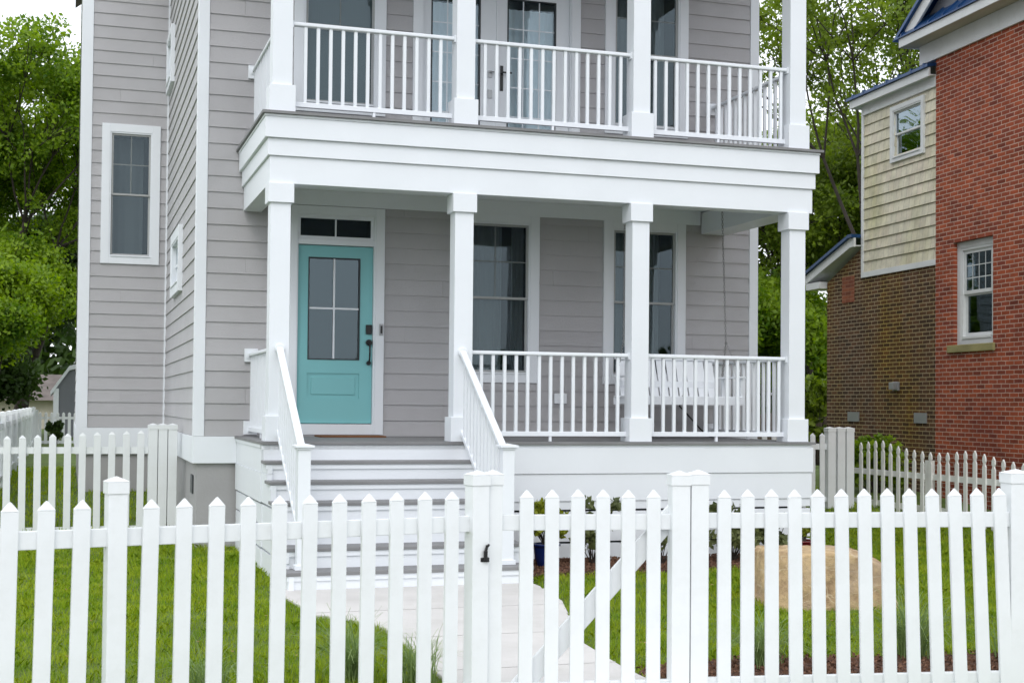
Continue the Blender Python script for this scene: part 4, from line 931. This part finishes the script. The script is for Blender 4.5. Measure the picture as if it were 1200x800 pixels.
def pot(x, y, r, h, mat, label, cat, z=-1.2, foot=.0):
    t = thing('planter_pot', (x, y, z), label, cat)
    prof = [(r*.62, 0), (r*.70, .01), (r*.82, h*.35), (r*.93, h*.8), (r*.95, h*.90), (r*1.06, h*.91), (r*1.06, h), (r*.93, h), (r*.90, h*.9)]
    m = MB(); m.lathe(prof, (x, y, z)); m.build('vessel', mat, t, smooth=True)
    m = MB(); m.lathe([(.001, h*.9), (r*.91, h*.9)], (x, y, z)); m.build('soil', SOIL, t)
    return t
pot(2.69, -.62, .135, .225, POTB, 'glossy cobalt blue pot on the mulch by the right end of the steps', 'planter')
shrub(2.69, -.62, .46, .20, 'yellow green bushy plant growing in the cobalt blue pot', LEAF_Y, 26, 60, .035, z=-1.0, name='potted_plant', cat='plant')
pot(5.62, -.45, .15, .17, POTR, 'small oxblood red pot behind the sandstone rock', 'planter', z=-1.19)
shrub(5.62, -.45, .30, .15, 'yellow green plant growing in the oxblood red pot', LEAF_Y, 12, 45, .035, z=-1.04, name='potted_plant', cat='plant')

# sandstone rock
def rock():
    """block of stone cut by random planes, then roughened"""
    from mathutils import noise
    bm = bmesh.new(); bmesh.ops.create_icosphere(bm, subdivisions=6, radius=1); rr = random.Random(4)
    planes = [(Vector((0, 0, 1)), .36), (Vector((.30, -.1, 1)).normalized(), .40), (Vector((-1, 0, .16)).normalized(), .56), (Vector((1, -.1, .10)).normalized(), .56), (Vector((0, -1, .12)).normalized(), .38),
              (Vector((.1, 1, .1)).normalized(), .38), (Vector((-.8, -.7, .3)).normalized(), .56), (Vector((.8, -.6, .25)).normalized(), .60), (Vector((-.7, 0, .8)).normalized(), .58), (Vector((.75, 0, .75)).normalized(), .56), (Vector((.05, -.8, .75)).normalized(), .50), (Vector((0, 0, -1)), .36)]
    for v in bm.verts:
        d = v.co.normalized(); t = min(h/max(d.dot(nv), 1e-4) for nv, h in planes if d.dot(nv) > 1e-3)
        p = d*t; k = 1+.05*noise.noise(p*3.2)+.03*noise.noise(p*8)+.012*noise.noise(p*22); v.co = p*k
    me = bpy.data.meshes.new('boulder'); bm.to_mesh(me); bm.free(); me.polygons.foreach_set('use_smooth', [True]*len(me.polygons)); me.materials.append(ROCK)
    o = bpy.data.objects.new('boulder', me); COL.objects.link(o); o.location = (4.17, -3.35, -1.15); o.rotation_euler = (0, 0, R(-8)); o.scale = (.93, 1, 1)
    tag(o, 'large flat topped tan sandstone rock on the lawn behind the front fence', 'rock')
rock()
def tuft(t, x, y, n, h, z=-1.22, w=.006, mat=None):
    """arching strap leaves: five points along each arc"""
    ph = rng.uniform(0, 2*np.pi, n); L = h*rng.uniform(.7, 1.35, n); br = rng.uniform(.25, 1.15, n); b = np.stack([x+rng.normal(0, .045, n), y+rng.normal(0, .045, n)], 1)
    ts = np.linspace(0, 1, 6); V = np.empty((n, 6, 2, 3)); sx, sy = -np.sin(ph), np.cos(ph)
    for k, q in enumerate(ts):
        out = L*br*(.25*q+.65*q*q); up_ = L*(q-.55*br*q*q*q)*.95; ww = w*(1-.85*q)*.5+.0006
        cx, cy, cz = b[:, 0]+np.cos(ph)*out, b[:, 1]+np.sin(ph)*out, z+up_
        V[:, k, 0] = np.stack([cx-sx*ww, cy-sy*ww, cz], 1); V[:, k, 1] = np.stack([cx+sx*ww, cy+sy*ww, cz], 1)
    base = (np.arange(n)*12)[:, None, None]; k = np.arange(5)[None, :, None]*2
    F = (base+k+np.array([0, 1, 3, 2])[None, None, :]).reshape(-1, 4)
    return mesh_np('blades', V.reshape(-1, 3), F, mat or TUFTM, t, (x, y, z))
# liriope tufts inside the front fence
for i, (x, y, n, h, lab) in enumerate(((-1.05, -5.9, 150, .34, 'grass tuft inside the fence, leftmost of the row'), (-.22, -5.55, 240, .42, 'wide grass tuft left of the walkway, close to it'), (.14, -5.75, 160, .34, 'grass tuft at the very edge of the walkway by the gate latch'),
        (2.28, -5.85, 230, .42, 'grass tuft right of the gate hinge in the mulch strip'), (3.35, -5.85, 300, .50, 'tall full grass tuft in front of the right end of the sandstone rock'), (3.95, -6.05, 140, .34, 'small grass tuft near the right end fence post'))):
    t = thing('ornamental_grass', (x, y, -1.22), lab, 'plant', 'ornamental grass tufts along the fence')
    tuft(t, x, y, n, h)
